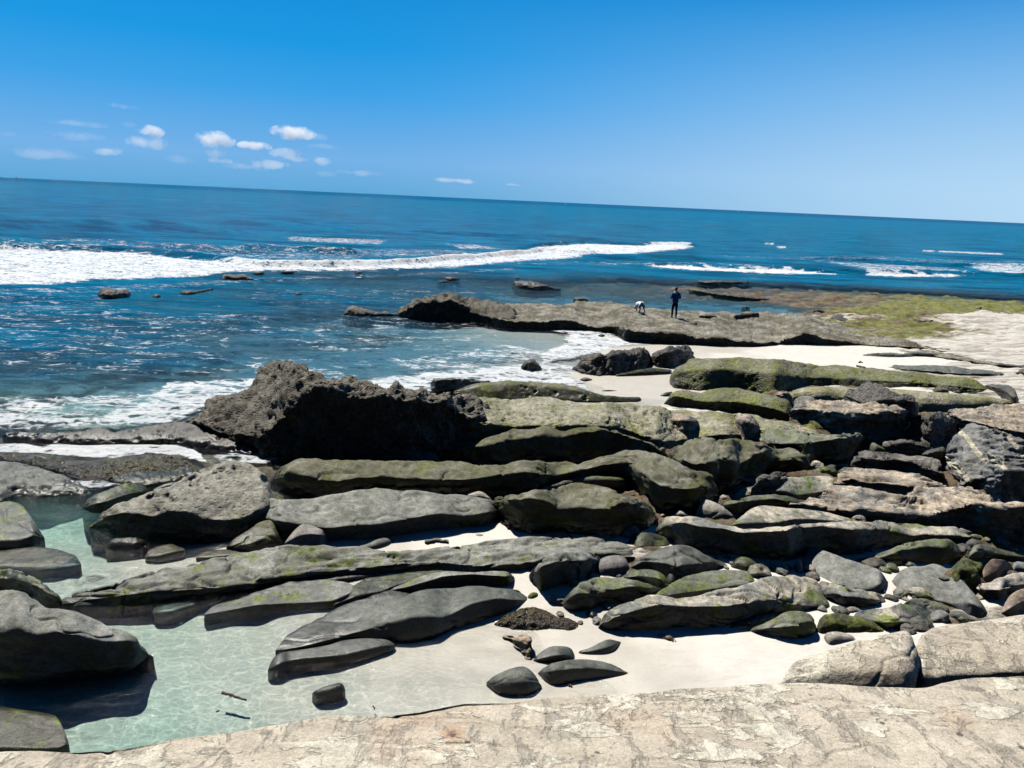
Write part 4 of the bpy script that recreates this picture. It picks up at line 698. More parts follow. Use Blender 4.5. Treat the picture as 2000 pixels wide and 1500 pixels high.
rock('Z4','rock_ridge','dark grey ridge running right behind the three pale wedge stones','greymoss','300,990 400,1025 450,995 600,975 820,975','300,965 400,950 500,935 600,928 700,945 820,960','300,950 400,928 500,908 600,903 700,918 820,945','smooth',zb=.1,st=.4)
rock('Z4','boulder','tallest of three pale wedge stones in the shade below the olive boulder','pale','168,1025 250,1040 350,1030',None,'168,998 185,950 200,925 260,940 330,972 350,1000','flat',st=1,zb=.05)
rock('Z4','boulder','darker grey wedge stone right of the tallest pale wedge stone','smoothgrey','248,1042 320,1042 398,1032',None,'248,1030 300,973 350,988 398,1024','flat',zb=.05)
rock('Z4','pebble','small pale triangular stone left of the tallest pale wedge stone','pale','48,1022 90,1028 134,1026',None,'48,1008 80,983 134,1020','flat',zb=.1)
rock('Z4','pebble','small pale oval pebble lying in the dark gap under the olive boulder','pale','298,930 320,936 348,930',None,'298,915 320,902 348,912','flat',zb=.1)
rock('Z4','rock_ridge','upper grey hump lying on the long undulating ridge','mottle','368,1078 450,1090 600,1088 800,1075 1072,1064','368,1072 450,1060 600,1060 730,1035 850,1042 1072,1056','368,1068 430,1018 480,978 540,963 620,973 750,983 900,1003 1000,1028 1072,1050','smooth',zb=.35,st=.4,lean=.1)
rock('Z4','rock_ridge','long undulating dark grey ridge with a black wall and a tan right end','mottle','-60,1130 0,1155 80,1205 350,1245 500,1270 600,1285 700,1295 760,1245 900,1235 1050,1255 1200,1215 1350,1185 1500,1175 1700,1185 1770,1165','-60,1112 0,1078 80,1058 200,1083 330,1093 420,1118 560,1113 700,1100 850,1080 1000,1098 1150,1103 1300,1113 1370,1140 1450,1128 1600,1130 1770,1145','-60,1095 -50,1080 0,1033 60,1028 130,1023 250,1038 380,1058 450,1088 560,1083 750,1068 900,1063 950,1048 1100,1053 1250,1046 1350,1068 1500,1083 1640,1088 1740,1113 1770,1136','smooth',st=.35,lean=-.25,amp=.9)
rock('Z4','boulder','mossy green sloping boulder with a pale top, right of the long black wall','greymoss','1048,1278 1150,1305 1300,1318 1450,1305 1560,1315 1668,1265','1048,1270 1200,1258 1300,1213 1450,1193 1530,1198 1600,1218 1668,1252','1048,1264 1150,1243 1250,1198 1340,1163 1420,1153 1500,1153 1570,1158 1640,1198 1668,1240','smooth',lean=.2,st=.6)
rock('Z4','boulder','dark green pointed rock at the far right below the overhang','greymoss','1678,1310 1750,1295 1850,1270 2090,1280','1678,1260 1740,1215 1850,1235 2090,1262','1678,1222 1740,1172 1800,1188 1900,1213 2000,1243 2090,1250','smooth',zb=.05,st=.7)
rock('Z4','moss_patch','mossy green lump between the two smooth grey boulders and the brown block','moss','1580,1405 1650,1445 1750,1435 1822,1355',None,'1580,1325 1620,1285 1700,1270 1780,1290 1822,1330','rough',zb=.05)
rock('Z4','boulder','reddish-brown angular block with a sharp edge near the right side','brown','1742,1398 1830,1392 1930,1355 1948,1346','1742,1385 1830,1345 1880,1310 1948,1330','1742,1372 1790,1288 1812,1260 1870,1262 1940,1288 1948,1318','flat',st=1.5,rnd=.02,zb=.1)
rock('Z4','boulder','grey rounded stone behind the reddish-brown block at the right edge','smoothgrey','1925,1352 2000,1350 2090,1350',None,'1925,1290 1960,1270 2000,1278 2090,1290','smooth',zb=.1)
rock('Z4','rock_slab','flat cream slab jutting left from the right edge with a black gap below','pale','1690,1412 1760,1492 1870,1522 1930,1490 2090,1440','1690,1400 1720,1428 1850,1438 1990,1413 2090,1398','1690,1388 1760,1393 1900,1368 1960,1343 2090,1343','strata',lean=-.5,st=.15,amp=.6)
rock('Z8','boulder','orange-tan rock corner at the right edge above the foreground ledge','orange','1866,660 1920,668 2000,650 2090,640','1866,640 1920,610 2000,570 2090,555','1866,620 1900,560 1950,515 2000,498 2090,488','flat',st=1.0)
rock('Z8','boulder','smooth oval grey boulder tilted down to the right, left of two similar ones','smoothgrey','753,385 850,445 980,505 1100,525 1210,545 1248,485','753,370 800,420 900,462 1000,492 1120,502 1200,472 1248,468','753,340 760,310 800,278 850,273 920,303 1020,338 1120,368 1200,398 1240,435 1248,455','smooth',st=.75,lean=.1,amp=.5)
rock('Z8','boulder','narrow light stone against the left end of the smooth oval grey boulder','mottle','710,395 740,428 772,435',None,'710,370 730,340 755,335 772,370','smooth')
rock('Z8','boulder','smooth kite-shaped grey boulder, right of two similar ones','smoothgrey','1250,478 1320,545 1400,575 1500,575 1620,615 1700,665 1780,670 1808,652','1250,470 1320,530 1400,560 1500,557 1600,582 1680,572 1760,610 1808,646','1250,460 1280,420 1330,388 1380,373 1430,378 1490,360 1540,373 1620,428 1690,488 1740,548 1790,598 1808,635','smooth',st=.7,lean=.1,amp=.5)
rock('Z8','rock_slab','lumpy cream-topped rock in front of the smooth oval grey boulder','mottle','838,505 900,572 1000,612 1100,618 1200,605 1233,592','838,495 900,525 1000,540 1100,552 1233,575','838,487 860,456 920,460 980,488 1060,498 1150,518 1200,528 1233,562','rough',st=.3,lean=-.1,amp=.7)
rock('Z7','rock_ridge','dark olive upper hump of the mixed grey and cream rock pile','greymoss','1070,585 1300,545 1650,505','1070,560 1200,530 1350,510 1500,490 1650,470','1070,540 1150,488 1250,428 1370,403 1500,393 1590,398 1650,448','smooth',st=.5,zb=.2)
rock('Z7','rock_ridge','broad ribbed dark rock with a cream top on its right, behind the open sand','mottle','762,745 900,745 1050,735 1180,725 1420,728 1600,705 1800,655 2060,615','762,705 850,662 950,632 1100,592 1250,600 1480,596 1600,582 1770,562 1850,590 2060,602','762,690 785,640 860,600 950,560 1050,530 1200,548 1300,530 1400,515 1550,500 1640,458 1750,430 1880,430 1980,460 2000,500 2060,590','ripple',st=.35,lean=-.1,amp=1.1)
rock('Z7','rock_ridge','green weed-fringed front rib touching the open white sand','greymoss','895,742 1100,740 1250,720 1350,732 1445,728','895,725 1000,690 1120,670 1250,660 1350,700 1445,718','895,705 1000,650 1120,638 1220,623 1330,668 1445,710','smooth',lean=.2,st=.5)
rock('Z8','boulder','smooth dark boulder with a mossy left end casting a shadow on the open sand','greymoss','463,745 550,768 650,785 750,790 845,765','463,740 560,720 680,712 780,700 845,690','463,733 530,700 600,663 680,633 760,626 810,638 845,672','smooth',lean=-.2,st=.5)
rock('Z8','moss_patch','mossy ledge behind the smooth dark boulder on the open sand','greymoss','348,728 480,738 600,692 745,660',None,'348,714 440,670 500,648 600,633 680,638 745,645','rough',zb=.05,amp=.6)
rock('Z8','moss_patch','bright yellow-green seaweed mat beside the foreground ledge','moss','840,765 1000,755 1245,752',None,'840,690 870,650 960,633 1040,653 1150,678 1245,722','rough',zb=.05,amp=.6)
rock('Z8','rock_slab','pale wet rock toe between the seaweed mat and the foreground boulder','pale','880,800 910,835 1000,815 1070,800',None,'880,750 950,738 1040,755 1070,790','smooth',zb=.0,amp=.6)
rock('Z8','rock_slab','white-veined grey slab in front of the kite-shaped boulder','mottle','1035,672 1150,705 1250,748 1350,728 1500,708 1635,692','1035,655 1200,685 1300,690 1400,693 1500,693 1635,687','1035,640 1100,623 1250,603 1330,573 1400,553 1480,558 1540,588 1600,638 1635,680','ripple',st=.3,zb=.05)
rock('Z8','boulder','cream pointed stone between the seaweed mat and the white-veined slab','pale','980,640 1040,645 1100,632',None,'980,622 1040,594 1100,620','flat',zb=.1)
rock('Z8','boulder','small dark stone in the gap before the foreground boulder, right of the white-veined slab','wetgrey','1580,665 1640,683 1765,690',None,'1580,625 1640,618 1700,650 1765,680','smooth',zb=.05)
# ---------------------------------------------------------------- middle foreground boulders
rock('Z7','boulder','round grey-purple boulder with a rough right half','purple','740,415 790,437 850,440 900,428 950,400',None,'740,398 760,348 800,323 860,313 910,318 940,348 950,385','smooth',amp=.4)
rock('Z7','boulder','dark humped boulder with a mossy left toe, below the round grey-purple boulder','greymoss','565,612 640,634 720,624 760,602 850,597 950,592 1050,562 1135,512','565,598 640,525 700,530 800,512 900,500 960,487 1060,500 1135,503','565,588 590,538 640,488 720,438 800,428 900,438 1000,458 1080,488 1135,495','smooth',st=.5,lean=-.05,amp=1.1)
rock('Z7','boulder','dark mossy rock right behind the humped boulder','greymoss','885,445 1000,465 1120,505 1165,495','885,440 1000,430 1100,440 1165,480','885,434 950,403 1030,390 1100,403 1150,438 1165,470','smooth',st=.4,zb=.05)
rock('Z7','boulder','small upright dark stone at the right end of the humped boulder','dark','1143,475 1170,492 1207,482',None,'1143,440 1160,408 1185,406 1207,442','smooth')
rock('Z7','boulder','large smooth dark dome-shaped boulder in the centre right','wetgrey','938,395 1050,402 1130,432 1200,468 1300,442 1450,398 1505,390','938,385 1020,345 1100,355 1200,378 1300,368 1400,350 1505,385','938,378 1000,318 1060,283 1150,260 1230,258 1300,273 1400,318 1480,348 1505,375','smooth',st=.55,lean=-.1)
rock('Z7','boulder','green-tinged grey boulder behind the dome-shaped boulder','greymoss','922,268 970,287 1040,292 1178,268','922,260 1000,262 1100,268 1178,258','922,250 945,208 985,183 1060,188 1150,213 1178,245','smooth',st=.7,lean=.2)
rock('Z7','pebble','cream flat stone wedged at the left of the dome-shaped boulder','pale','963,305 1000,315 1043,310',None,'963,285 1000,270 1043,290','flat')
rock('Z7','boulder','small dark green pointed stone under the long black wall','dark','1242,268 1300,287 1342,285',None,'1242,232 1260,195 1290,190 1330,228 1342,262','smooth')
rock('Z7','pebble','tiny dark green stone left of the small pointed one','dark','1203,248 1225,254 1245,250',None,'1203,225 1223,202 1245,215','smooth')
rock('Z7','boulder','crumpled dark green rock under the long black wall, right of the small pointed one','dark','1333,305 1380,320 1502,322',None,'1333,288 1365,248 1400,250 1430,243 1470,278 1502,312','rough',amp=1.3)
rock('Z7','boulder','rounded olive-grey boulder right of the dome-shaped boulder','greymoss','1500,392 1600,415 1690,402',None,'1500,368 1540,323 1600,323 1650,348 1690,378','smooth')
rock('Z7','boulder','knobbly cream stone in front of the rounded olive-grey boulder','mottle','1586,432 1640,448 1738,442','1586,425 1640,418 1738,425','1586,410 1620,368 1690,358 1720,388 1738,425','rough',st=.5,amp=1.2)
rock('Z2','boulder','smooth green-grey boulder in front of the cracked grey boulder','greymoss','1463,1100 1520,1138 1600,1138 1700,1112 1804,1105','1463,1078 1560,1052 1650,1050 1740,1065 1804,1090','1463,1058 1490,1028 1550,1006 1640,1013 1740,1038 1804,1075','smooth',lean=.1,st=.6)
rock('Z2','moss_patch','tangled green weed clump right of the smooth green-grey boulder','moss','1768,1132 1830,1140 1898,1132',None,'1768,1108 1800,1058 1860,1058 1898,1100','rough',amp=1.2)
rock('Z2','boulder','low ribbed grey rock just below the smooth green-grey boulder','wetgrey','1505,1190 1600,1180 1772,1155',None,'1505,1180 1560,1148 1620,1113 1700,1106 1772,1128','ripple')
rock('Z6','boulder','small brownish angular block on the left end of the layered slabs','purple','160,252 260,264 372,272 400,240','160,245 240,200 300,192 360,196 400,205','160,236 205,190 235,150 268,137 330,153 400,183','flat',st=.6,lean=.25,rnd=.02,zb=.12)
rock('Z5','boulder','olive-brown pyramid-shaped boulder left of the small angular block','olivedark','1263,270 1350,280 1450,274 1578,256','1263,267 1380,252 1460,222 1530,195 1578,240','1263,264 1300,223 1370,178 1450,128 1510,110 1555,158 1578,232','smooth',st=.7,lean=.55,zb=.08,rnd=.04)
rock('Z5','pebble','flat oval brown stone on the sandy edge of the turquoise pool','olivedark','808,327 880,331 960,313 1033,287',None,'808,313 830,283 900,259 960,249 1020,259 1033,276','flat',prof=([0,.15,.3,1],[None,2,.8,.08]))
rock('Z5','boulder','dark half-sunk stone in the turquoise pool in front of the pitted ridge','dark','588,283 700,297 780,288 822,252',None,'588,262 620,225 700,214 780,214 822,240','rough',zb=-.02,amp=.7)
rock('Z5','rock_slab','flat brown spit of rock on the sand left of the pyramid-shaped boulder','olivedark','1093,332 1180,335 1300,318 1410,302',None,'1093,324 1110,299 1200,284 1300,279 1410,288','flat',prof=([0,.15,.3,1],[None,2,.8,.06]))
rock('Z6','pebble','dark flat leaf-shaped stone at the left end of the white sand strip','wetgrey','555,274 660,290 740,268 778,234',None,'555,268 620,250 680,222 740,213 778,226','smooth',amp=.6)
rock('Z6','pebble','small oval grey pebble in the white sand strip','smoothgrey','1214,208 1250,217 1284,209',None,'1214,202 1245,191 1284,203','flat')
rock('Z6','pebble','thin grey flake on the near edge of the white sand strip','wetgrey','1225,256 1270,264 1314,264',None,'1225,249 1262,245 1314,259','flat')
# ---------------------------------------------------------------- layered slabs reaching into the pool
rock('RAW','rock_slab','long layered grey slab stretching from the pool to the centre, topmost of the layers','grey','112,1186 250,1180 400,1166 500,1148 600,1138 700,1127 800,1119 900,1119 1035,1116 1100,1108 1180,1100 1248,1094','112,1180 250,1160 400,1147 470,1142 530,1126 600,1119 680,1112 760,1103 850,1096 920,1104 980,1104 1035,1096 1100,1085 1180,1082 1248,1088','112,1172 150,1150 230,1130 330,1110 430,1090 500,1076 560,1066 640,1068 740,1070 780,1075 860,1064 930,1060 1000,1055 1080,1048 1150,1049 1190,1055 1230,1072 1248,1084','strata',lean=.0,st=.16,amp=.8,back=.4)
rock('Z6','rock_ridge','blunt thick block at the right end of the layered slabs with a black front face','grey','1530,485 1570,528 1640,518 1760,484 1860,444 1935,385','1530,400 1560,388 1660,358 1750,343 1850,343 1935,340','1530,375 1560,338 1650,308 1750,288 1830,288 1900,308 1935,328','smooth',lean=-.3,st=.35)
rock('Z6','rock_slab','narrow second layer of the grey slabs with a dark groove below it','wetgrey','-105,580 0,565 200,524 400,474 600,444 740,424','-105,570 50,530 200,500 400,455 600,430 740,402','-105,560 0,520 100,490 200,460 300,430 420,400 520,380 620,370 740,384','ripple',lean=0,st=.2,amp=.8)
carved = rock('Z6','rock_slab','wet grey tongue of rock with letters carved in its top, near the pool','grey','-292,650 -150,623 0,620 150,607 300,592 450,587 565,532','-292,645 0,592 150,582 300,577 430,567 565,508','-292,640 -230,590 -100,560 0,545 100,515 250,470 350,455 500,463 565,488','smooth',lean=0,st=.15,amp=.5)
rock('Z6','rock_slab','middle grey layer with tufts of green weed above the carved tongue','greymoss','430,598 560,562 700,532 820,492 950,462 1105,424','430,590 560,540 680,520 760,490 900,442 1105,412','430,585 520,500 600,450 740,428 850,408 1000,398 1105,403','ripple',lean=0,st=.2,amp=.9)
rock('Z6','rock_slab','grey layer with a deep black undercut ending in a squared tip, centre','grey','740,525 900,522 1050,514 1200,504 1300,494 1420,498 1445,462','740,510 850,490 950,460 1050,430 1200,420 1445,434','740,500 800,480 900,430 1000,403 1150,398 1300,398 1400,398 1445,420','smooth',lean=-.35,st=.2,amp=.8)
rock('Z6','rock_slab','lower brown-grey layer between the weed tufts and the wide wet tongue','wetgrey','448,630 600,602 800,562 905,535',None,'448,622 550,578 650,538 750,508 850,488 905,515','ripple',prof=([0,.15,.3,1],[None,2,.8,.12]))
rock('Z5','moss_patch','bright green weed fringe hanging along the pool-side lip of the layered slabs','moss','645,578 750,582 900,562 1050,542 1145,502','645,570 720,545 850,522 1000,505 1145,490','645,562 700,530 780,505 900,487 1050,475 1145,472','rough',lean=.3,st=.2,amp=.6)
rock('Z5','rock_slab','sunken grey slab in shadowed water below the weed fringe','wetgrey','850,645 950,645 1100,595 1185,545',None,'850,612 900,570 1000,550 1100,530 1185,520','smooth',zb=-.08,prof=([0,.15,.3,1],[None,1,.5,.05]))
rock('Z6','rock_slab','wide dark wet tongue of rock pointing left into the clear shallow pool','wetgrey','108,850 300,830 450,795 550,780 700,785 850,790 1000,770 1095,724 1250,684 1400,644 1525,578','108,846 300,812 450,772 600,732 700,702 850,662 950,650 1040,658 1090,640 1200,582 1350,550 1420,558 1525,565','108,838 160,768 250,718 350,668 450,618 560,578 700,553 820,548 880,528 950,508 1040,503 1100,503 1200,483 1300,488 1400,498 1470,500 1525,535','smooth',lean=.25,st=.17,amp=.7)
rock('Z6','pebble','small mossy stone at the right tip of the wide wet tongue','moss','1512,565 1545,564 1578,550',None,'1512,545 1540,519 1578,524','smooth')
rock('Z6','rock_slab','slim dark finger of rock below the wide wet tongue, lying in clear water','wetgrey','66,962 120,964 180,934 300,919 450,909 600,884 720,854 778,828','66,952 150,907 250,890 400,878 500,868 600,843 700,820 778,815','66,942 90,888 140,858 250,843 400,818 500,788 620,778 720,783 778,806','smooth',lean=.35,st=.22,amp=.6)
rock('Z6','pebble','small dark stone alone in clear shallow water','dark','313,1088 340,1108 420,1103 499,1078',None,'313,1079 380,1049 450,1029 490,1026 499,1050','smooth')
rock('Z6','boulder','shiny wet rounded boulder standing at the edge of the shallow water','wetgrey','1286,1030 1350,1074 1430,1085 1520,1088 1595,1048',None,'1286,1010 1330,985 1420,943 1490,931 1540,958 1570,998 1595,1035','smooth',amp=.6)
rock('Z6','boulder','small dark bean-shaped stone behind the two larger sand boulders','wetgrey','1548,904 1620,911 1700,908 1781,892','1548,900 1620,885 1700,870 1781,880','1548,892 1580,858 1640,823 1700,820 1765,828 1781,862','smooth',amp=.5,lean=-.1,st=.5)
rock('Z7','boulder','long smooth cigar-shaped boulder with a cracked right end on wet sand','wetgrey','430,978 490,1028 560,1033 650,1013 780,998 880,991 941,980','430,968 500,960 600,950 700,942 800,950 900,965 941,975','430,960 500,913 600,898 700,895 760,903 790,908 850,923 900,953 941,972','smooth',amp=.6,lean=.2,st=.6)
rock('Z7','boulder','small grey stone shaped like a bird with a pointed tail, on the sand','wetgrey','653,868 720,878 800,876 860,858 880,830 903,803','653,858 720,850 800,830 860,815 903,801','653,850 720,834 780,798 830,780 870,793 903,798','smooth',amp=.5,lean=.3,st=.5)
rock('Z7','boulder','jagged splinter of blue-grey stone with orange layers, standing in wet sand','orange','232,775 280,803 320,853 370,898 400,898 413,880',None,'232,765 260,753 300,763 380,763 405,783 413,850','strata',amp=.7,prof=([0,.5,.8,1],[None,1.6,.9,.4]))
rock('Z7','boulder','flat dark rock thickly covered with wet brown kelp, on the sand','kelpreef','186,702 300,728 450,733 560,738 620,748 664,728','186,696 300,690 400,690 500,695 600,710 664,720','186,690 250,650 320,618 400,606 470,618 540,658 620,668 664,700','rough',amp=1.6,lean=.6,st=.3)
rock('Z7','pebble','small dark stone with pale stripes between two big rocks on the sand','dark','693,650 740,680 768,660',None,'693,629 720,621 768,640','flat')
rock('Z5','boulder','big pointed boulder overhanging the pool at left, pale on top and black below','grey','-160,1020 0,1030 150,1035 300,1025 450,1010 600,992 750,962 820,918 856,893','-160,700 0,740 100,720 200,760 300,742 450,765 560,790 700,792 800,815 856,880','-160,480 0,500 60,488 120,498 180,548 250,598 400,618 500,648 600,678 700,716 750,756 810,788 840,838 856,872','smooth',st=.35,lean=-.05,amp=.7,rnd=.05,srec=.7)
rock('Z5','boulder','dark mossy rock behind the big pointed boulder at the left edge','greymoss','-160,490 60,500 180,565 350,600','-160,430 100,450 200,490 350,565','-160,400 50,393 130,408 200,438 270,488 320,528 350,555','rough',st=.5,amp=.7)
rock('Z5','boulder','square-cornered olive rock at the bottom left corner in clear water','olivedark','-160,1420 100,1422 250,1410 386,1402','-160,1385 200,1392 340,1388 386,1372','-160,1170 60,1183 200,1203 320,1223 360,1258 386,1330','smooth',st=.12,lean=.1,amp=.5,zb=.12)
rock('Z1','boulder','smooth pale-topped boulder with a green rim at the left edge of the pool','greymoss','-160,1212 100,1205 200,1185 248,1152','-160,1160 100,1155 190,1130 248,1140','-160,965 60,948 130,968 180,1028 230,1088 248,1125','smooth',st=.25,lean=.2,amp=.7)
rock('Z5','rock_slab','low brown sunken slab in the pool below the pale-topped boulder','olivedark','-160,392 200,405 330,392 453,372',None,'-160,312 80,284 200,270 320,283 430,318 453,348','smooth',zb=-.05,amp=.5,prof=([0,.15,.3,1],[None,.8,.4,.05]))
rock('Z8','foreground_boulder','cream sandstone boulder with a split left end lying on the ledge, left of two','ledge','636,1040 700,1050 830,1075 1000,1080 1200,1080 1420,1070','636,1030 700,1005 830,990 900,960 1000,960 1200,960 1420,960','636,1022 670,980 700,930 760,888 830,858 950,828 1100,778 1250,743 1420,715','ledge',zb=4.72,st=.45,lean=.5,amp=.9,skirt=.3,rnd=.06)
rock('Z8','foreground_boulder','cream sandstone boulder with a dark crevice at its left, on the ledge\'s right edge','ledge','1352,900 1372,1040 1430,1055 1500,1040 1700,1020 1850,1020 2000,1020 2120,1020','1352,880 1372,930 1430,970 1500,985 1700,965 1850,962 2000,955 2120,950','1352,850 1380,790 1420,735 1500,712 1600,695 1700,680 1850,668 2000,643 2120,628','ledge',zb=4.66,st=.40,lean=.25,amp=.9,skirt=.3,rnd=.05)
led = rock('RAW','foreground_ledge','wide cream and grey weathered sandstone ledge filling the bottom of the picture','ledge','-1500,2900 0,2900 1000,2900 2000,2900 3600,2900',None,'-1500,1560 -500,1500 -50,1478 0,1470 150,1467 250,1460 350,1441 450,1430 560,1414 640,1397 740,1399 830,1385 900,1371 1000,1371 1100,1360 1230,1355 1300,1349 1400,1344 1530,1334 1600,1334 1700,1340 1800,1345 1880,1326 2000,1318 2600,1290 3600,1240','ledge',zb=5.1,amp=1,rnd=0,skirt=.5,endr=.1,drop=6.5,back=.25,prof=([0,.5,.7,.85,1],[None,-.03,-.02,-.05,-.10]))
gxx, gyy = np.meshgrid(np.linspace(-16, 16, 160), np.linspace(-14, .72, 90)); gp = np.stack([gxx.ravel(), gyy.ravel(), gxx.ravel()*0+5], 1)
gp[:, 2] = 5.045+.05*fbm(gp*.8, 5, .55, 3)-.03*(gp[:, 1] > -.6)
gv = gp.reshape(90, 160, 3); lip = gv[-1:].copy(); lip[:, :, 2] -= 6; lip[:, :, 1] += .3
tag(grid_mesh('bluff_ground', np.concatenate([gv, lip]), M['ledge']), kind='structure')
# ---------------------------------------------------------------- placing things on what is already built
bpy.context.view_layer.update()
DG = bpy.context.evaluated_depsgraph_get()
def hit(px, py, z=None):
    r = ray(np.array([px*1.0]), np.array([py*1.0])); v = Vector((r[0][0], r[1][0], -r[2][0])).normalized()
    ok, loc, nrm, _, ob, _ = SC.ray_cast(DG, Vector((0, 0, H)), v)
    while ok and ob.name.startswith('sea_water'):
        ok, loc, nrm, _, ob, _ = SC.ray_cast(DG, loc+v*.01, v)
    return (loc, nrm) if ok else (Vector(on_plane(np.array([px]), np.array([py]))[0]), Vector((0, 0, 1)))
def skin(name, V, E, R, mat, parent, lvl=2, root=0):
    me = bpy.data.meshes.new(name); me.from_pydata(V, E, []); o = bpy.data.objects.new(name, me); COL.objects.link(o); o.parent = parent
    md = o.modifiers.new('skin', 'SKIN'); md.use_smooth_shade = True
    if not me.skin_vertices: me.skin_vertices.new()
    for i, r in enumerate(R):
        sv = me.skin_vertices[0].data[i]; sv.radius = r if isinstance(r, tuple) else (r, r); sv.use_root = (i == root)
    s = o.modifiers.new('sub', 'SUBSURF'); s.levels = s.render_levels = lvl
    me.materials.append(mat); return o
def chainmesh(chains):
    """chains: lists of (x,y,z,r); a point repeated in another chain is shared"""
    V, R, E, key = [], [], [], {}
    for ch in chains:
        prev = None
        for x, y, z, r in ch:
            k = (round(x, 4), round(y, 4), round(z, 4))
            if k not in key: key[k] = len(V); V.append((x, y, z)); R.append(r)
            i = key[k]
            if prev is not None and prev != i: E.append((prev, i))
            prev = i
    return V, E, R
M['skin'] = plain('skin', (.45, .27, .19), .5); M['jacket'] = plain('blue_jacket_cloth', (.02, .12, .30), .8)
M['trousers'] = plain('dark_navy_cloth', (.008, .010, .028), .85); M['hair'] = plain('dark_hair', (.015, .010, .008), .6); M['shoe'] = plain('dark_shoe', (.012, .012, .018), .6)
M['coat'] = plain('white_dog_coat', (.86, .84, .78), .85); M['nose'] = plain('dark_nose', (.03, .025, .02), .4); M['sole'] = plain('pale_sole', (.6, .6, .6), .7)
loc, _ = hit(1316, 620.5)
man = bpy.data.objects.new('person', None); COL.objects.link(man); man.location = loc+Vector((0, 0, -.01)); man.rotation_euler.z = .10
tag(man, 'man in blue jacket and dark trousers standing on the rock shelf, back turned', 'person')
def hand(s, wx, wy, wz):
    ch = [[(wx, wy, wz, .026), (wx-s*.03, wy+.05, wz+.01, .024)]]
    p = (wx-s*.03, wy+.05, wz+.01, .024)
    for k, (dx, L) in enumerate(((-.022, .07), (-.008, .078), (.008, .073), (.022, .058))):
        ch.append([p, (p[0]-s*.02+dx*.4, p[1]+.03, p[2]+dx, .010), (p[0]-s*.02-s*L*.35, p[1]+.03+L*.5, p[2]+dx-.008, .009), (p[0]-s*.035-s*L*.5, p[1]+.03+L*.72, p[2]+dx-.022, .007)])
    ch.append([(wx, wy, wz, .026), (wx-s*.028, wy+.015, wz+.035, .011), (wx-s*.045, wy+.045, wz+.05, .009)])
    return ch
body = [[(0, 0, .93, .13), (0, .01, 1.10, .12), (0, -.01, 1.30, .15), (0, -.01, 1.44, .11), (0, .015, 1.50, .058), (0, .045, 1.575, .066), (0, .05, 1.655, .092), (0, .045, 1.71, .07)],
        [(0, .05, 1.655, .092), (0, .15, 1.635, .016)]]
for s in (-1, 1):
    body.append([(0, .05, 1.655, .092), (s*.085, .045, 1.65, .018)])
    body.append([(0, 0, .93, .13), (s*.10, 0, .88, .085), (s*.105, .03, .50, .058), (s*.115, -.01, .10, .038), (s*.12, .11, .04, .032)])
    body.append([(0, -.01, 1.44, .11), (s*.18, -.01, 1.41, .056), (s*.27, -.05, 1.13, .042), (s*.13, .20, 1.14, .028)])
    h_ = hand(s, s*.10, .23, 1.145); h_[0] = [(s*.13, .20, 1.14, .028)]+h_[0]; body += h_
skin('body', *chainmesh(body), M['skin'], man, 2)
jk = [[(0, 0, .86, (.20, .155)), (0, 0, .98, (.19, .16)), (0, .0, 1.12, (.19, .16)), (0, -.015, 1.30, (.215, .185)), (0, -.01, 1.42, (.175, .15)), (0, .01, 1.475, .085)]]
for s in (-1, 1): jk.append([(0, -.01, 1.42, (.175, .15)), (s*.185, -.01, 1.40, .074), (s*.27, -.045, 1.14, .060), (s*.15, .18, 1.13, .045)])
skin('jacket', *chainmesh(jk), M['jacket'], man, 2)
tr_ = [[(0, 0, .92, (.165, .12)), (0, 0, .84, (.15, .115))]]
for s in (-1, 1): tr_.append([(0, 0, .84, (.15, .115)), (s*.095, 0, .74, .088), (s*.11, .03, .50, .072), (s*.118, 0, .28, .062), (s*.12, -.01, .08, .056)])
skin('trousers', *chainmesh(tr_), M['trousers'], man, 2)
for s in (-1, 1): skin('shoe', *chainmesh([[(s*.12, -.055, .045, .045), (s*.12, .05, .045, .048), (s*.125, .16, .035, .036)]]), M['shoe'], man, 2)
skin('hair', *chainmesh([[(0, -.015, 1.62, .075), (0, .02, 1.68, .094), (0, .06, 1.715, .08)]]), M['hair'], man, 2)
bmp = bmesh.new(); bmesh.ops.create_cube(bmp, size=1); bmesh.ops.scale(bmp, verts=bmp.verts, vec=(.075, .012, .15)); bmesh.ops.bevel(bmp, geom=bmp.edges[:], offset=.004, segments=2)
ph = bm_obj('phone', bmp, M['nose'], parent=None); ph.location = man.location+Vector((0, .30, 1.19)); ph.rotation_euler = (-.5, 0, .1)
tag(ph, 'small dark phone held in both hands of the man in the blue jacket', 'phone')
loc, _ = hit(1249, 611)
dog = bpy.data.objects.new('dog', None); COL.objects.link(dog); dog.location = loc; dog.rotation_euler.z = .25
tag(dog, 'white dog seen from behind, sniffing the rock shelf left of the man', 'dog')
dg = [[(0, -.30, .60, .10), (0, -.26, .56, .13), (0, -.05, .55, .12), (0, .18, .52, .155), (0, .36, .50, .13), (0, .50, .38, .085), (0, .60, .24, .085), (0, .72, .16, .048), (0, .77, .13, .03)],
      [(0, -.30, .60, .10), (.03, -.37, .56, .035), (.09, -.43, .46, .028), (.17, -.47, .38, .02), (.24, -.48, .33, .014)]]
for s in (-1, 1):
    dg.append([(0, -.26, .56, .13), (s*.12, -.26, .46, .085), (s*.15, -.16, .32, .058), (s*.165, -.33, .19, .032), (s*.17, -.29, .06, .027), (s*.17, -.23, .03, .032)])
    dg.append([(0, .18, .52, .155), (s*.10, .24, .38, .062), (s*.115, .20, .24, .042), (s*.12, .23, .06, .027), (s*.12, .28, .03, .032)])
    dg.append([(0, .60, .24, .085), (s*.07, .55, .29, .025), (s*.10, .57, .22, .018)])
skin('body', *chainmesh(dg), M['coat'], dog, 2, root=1)
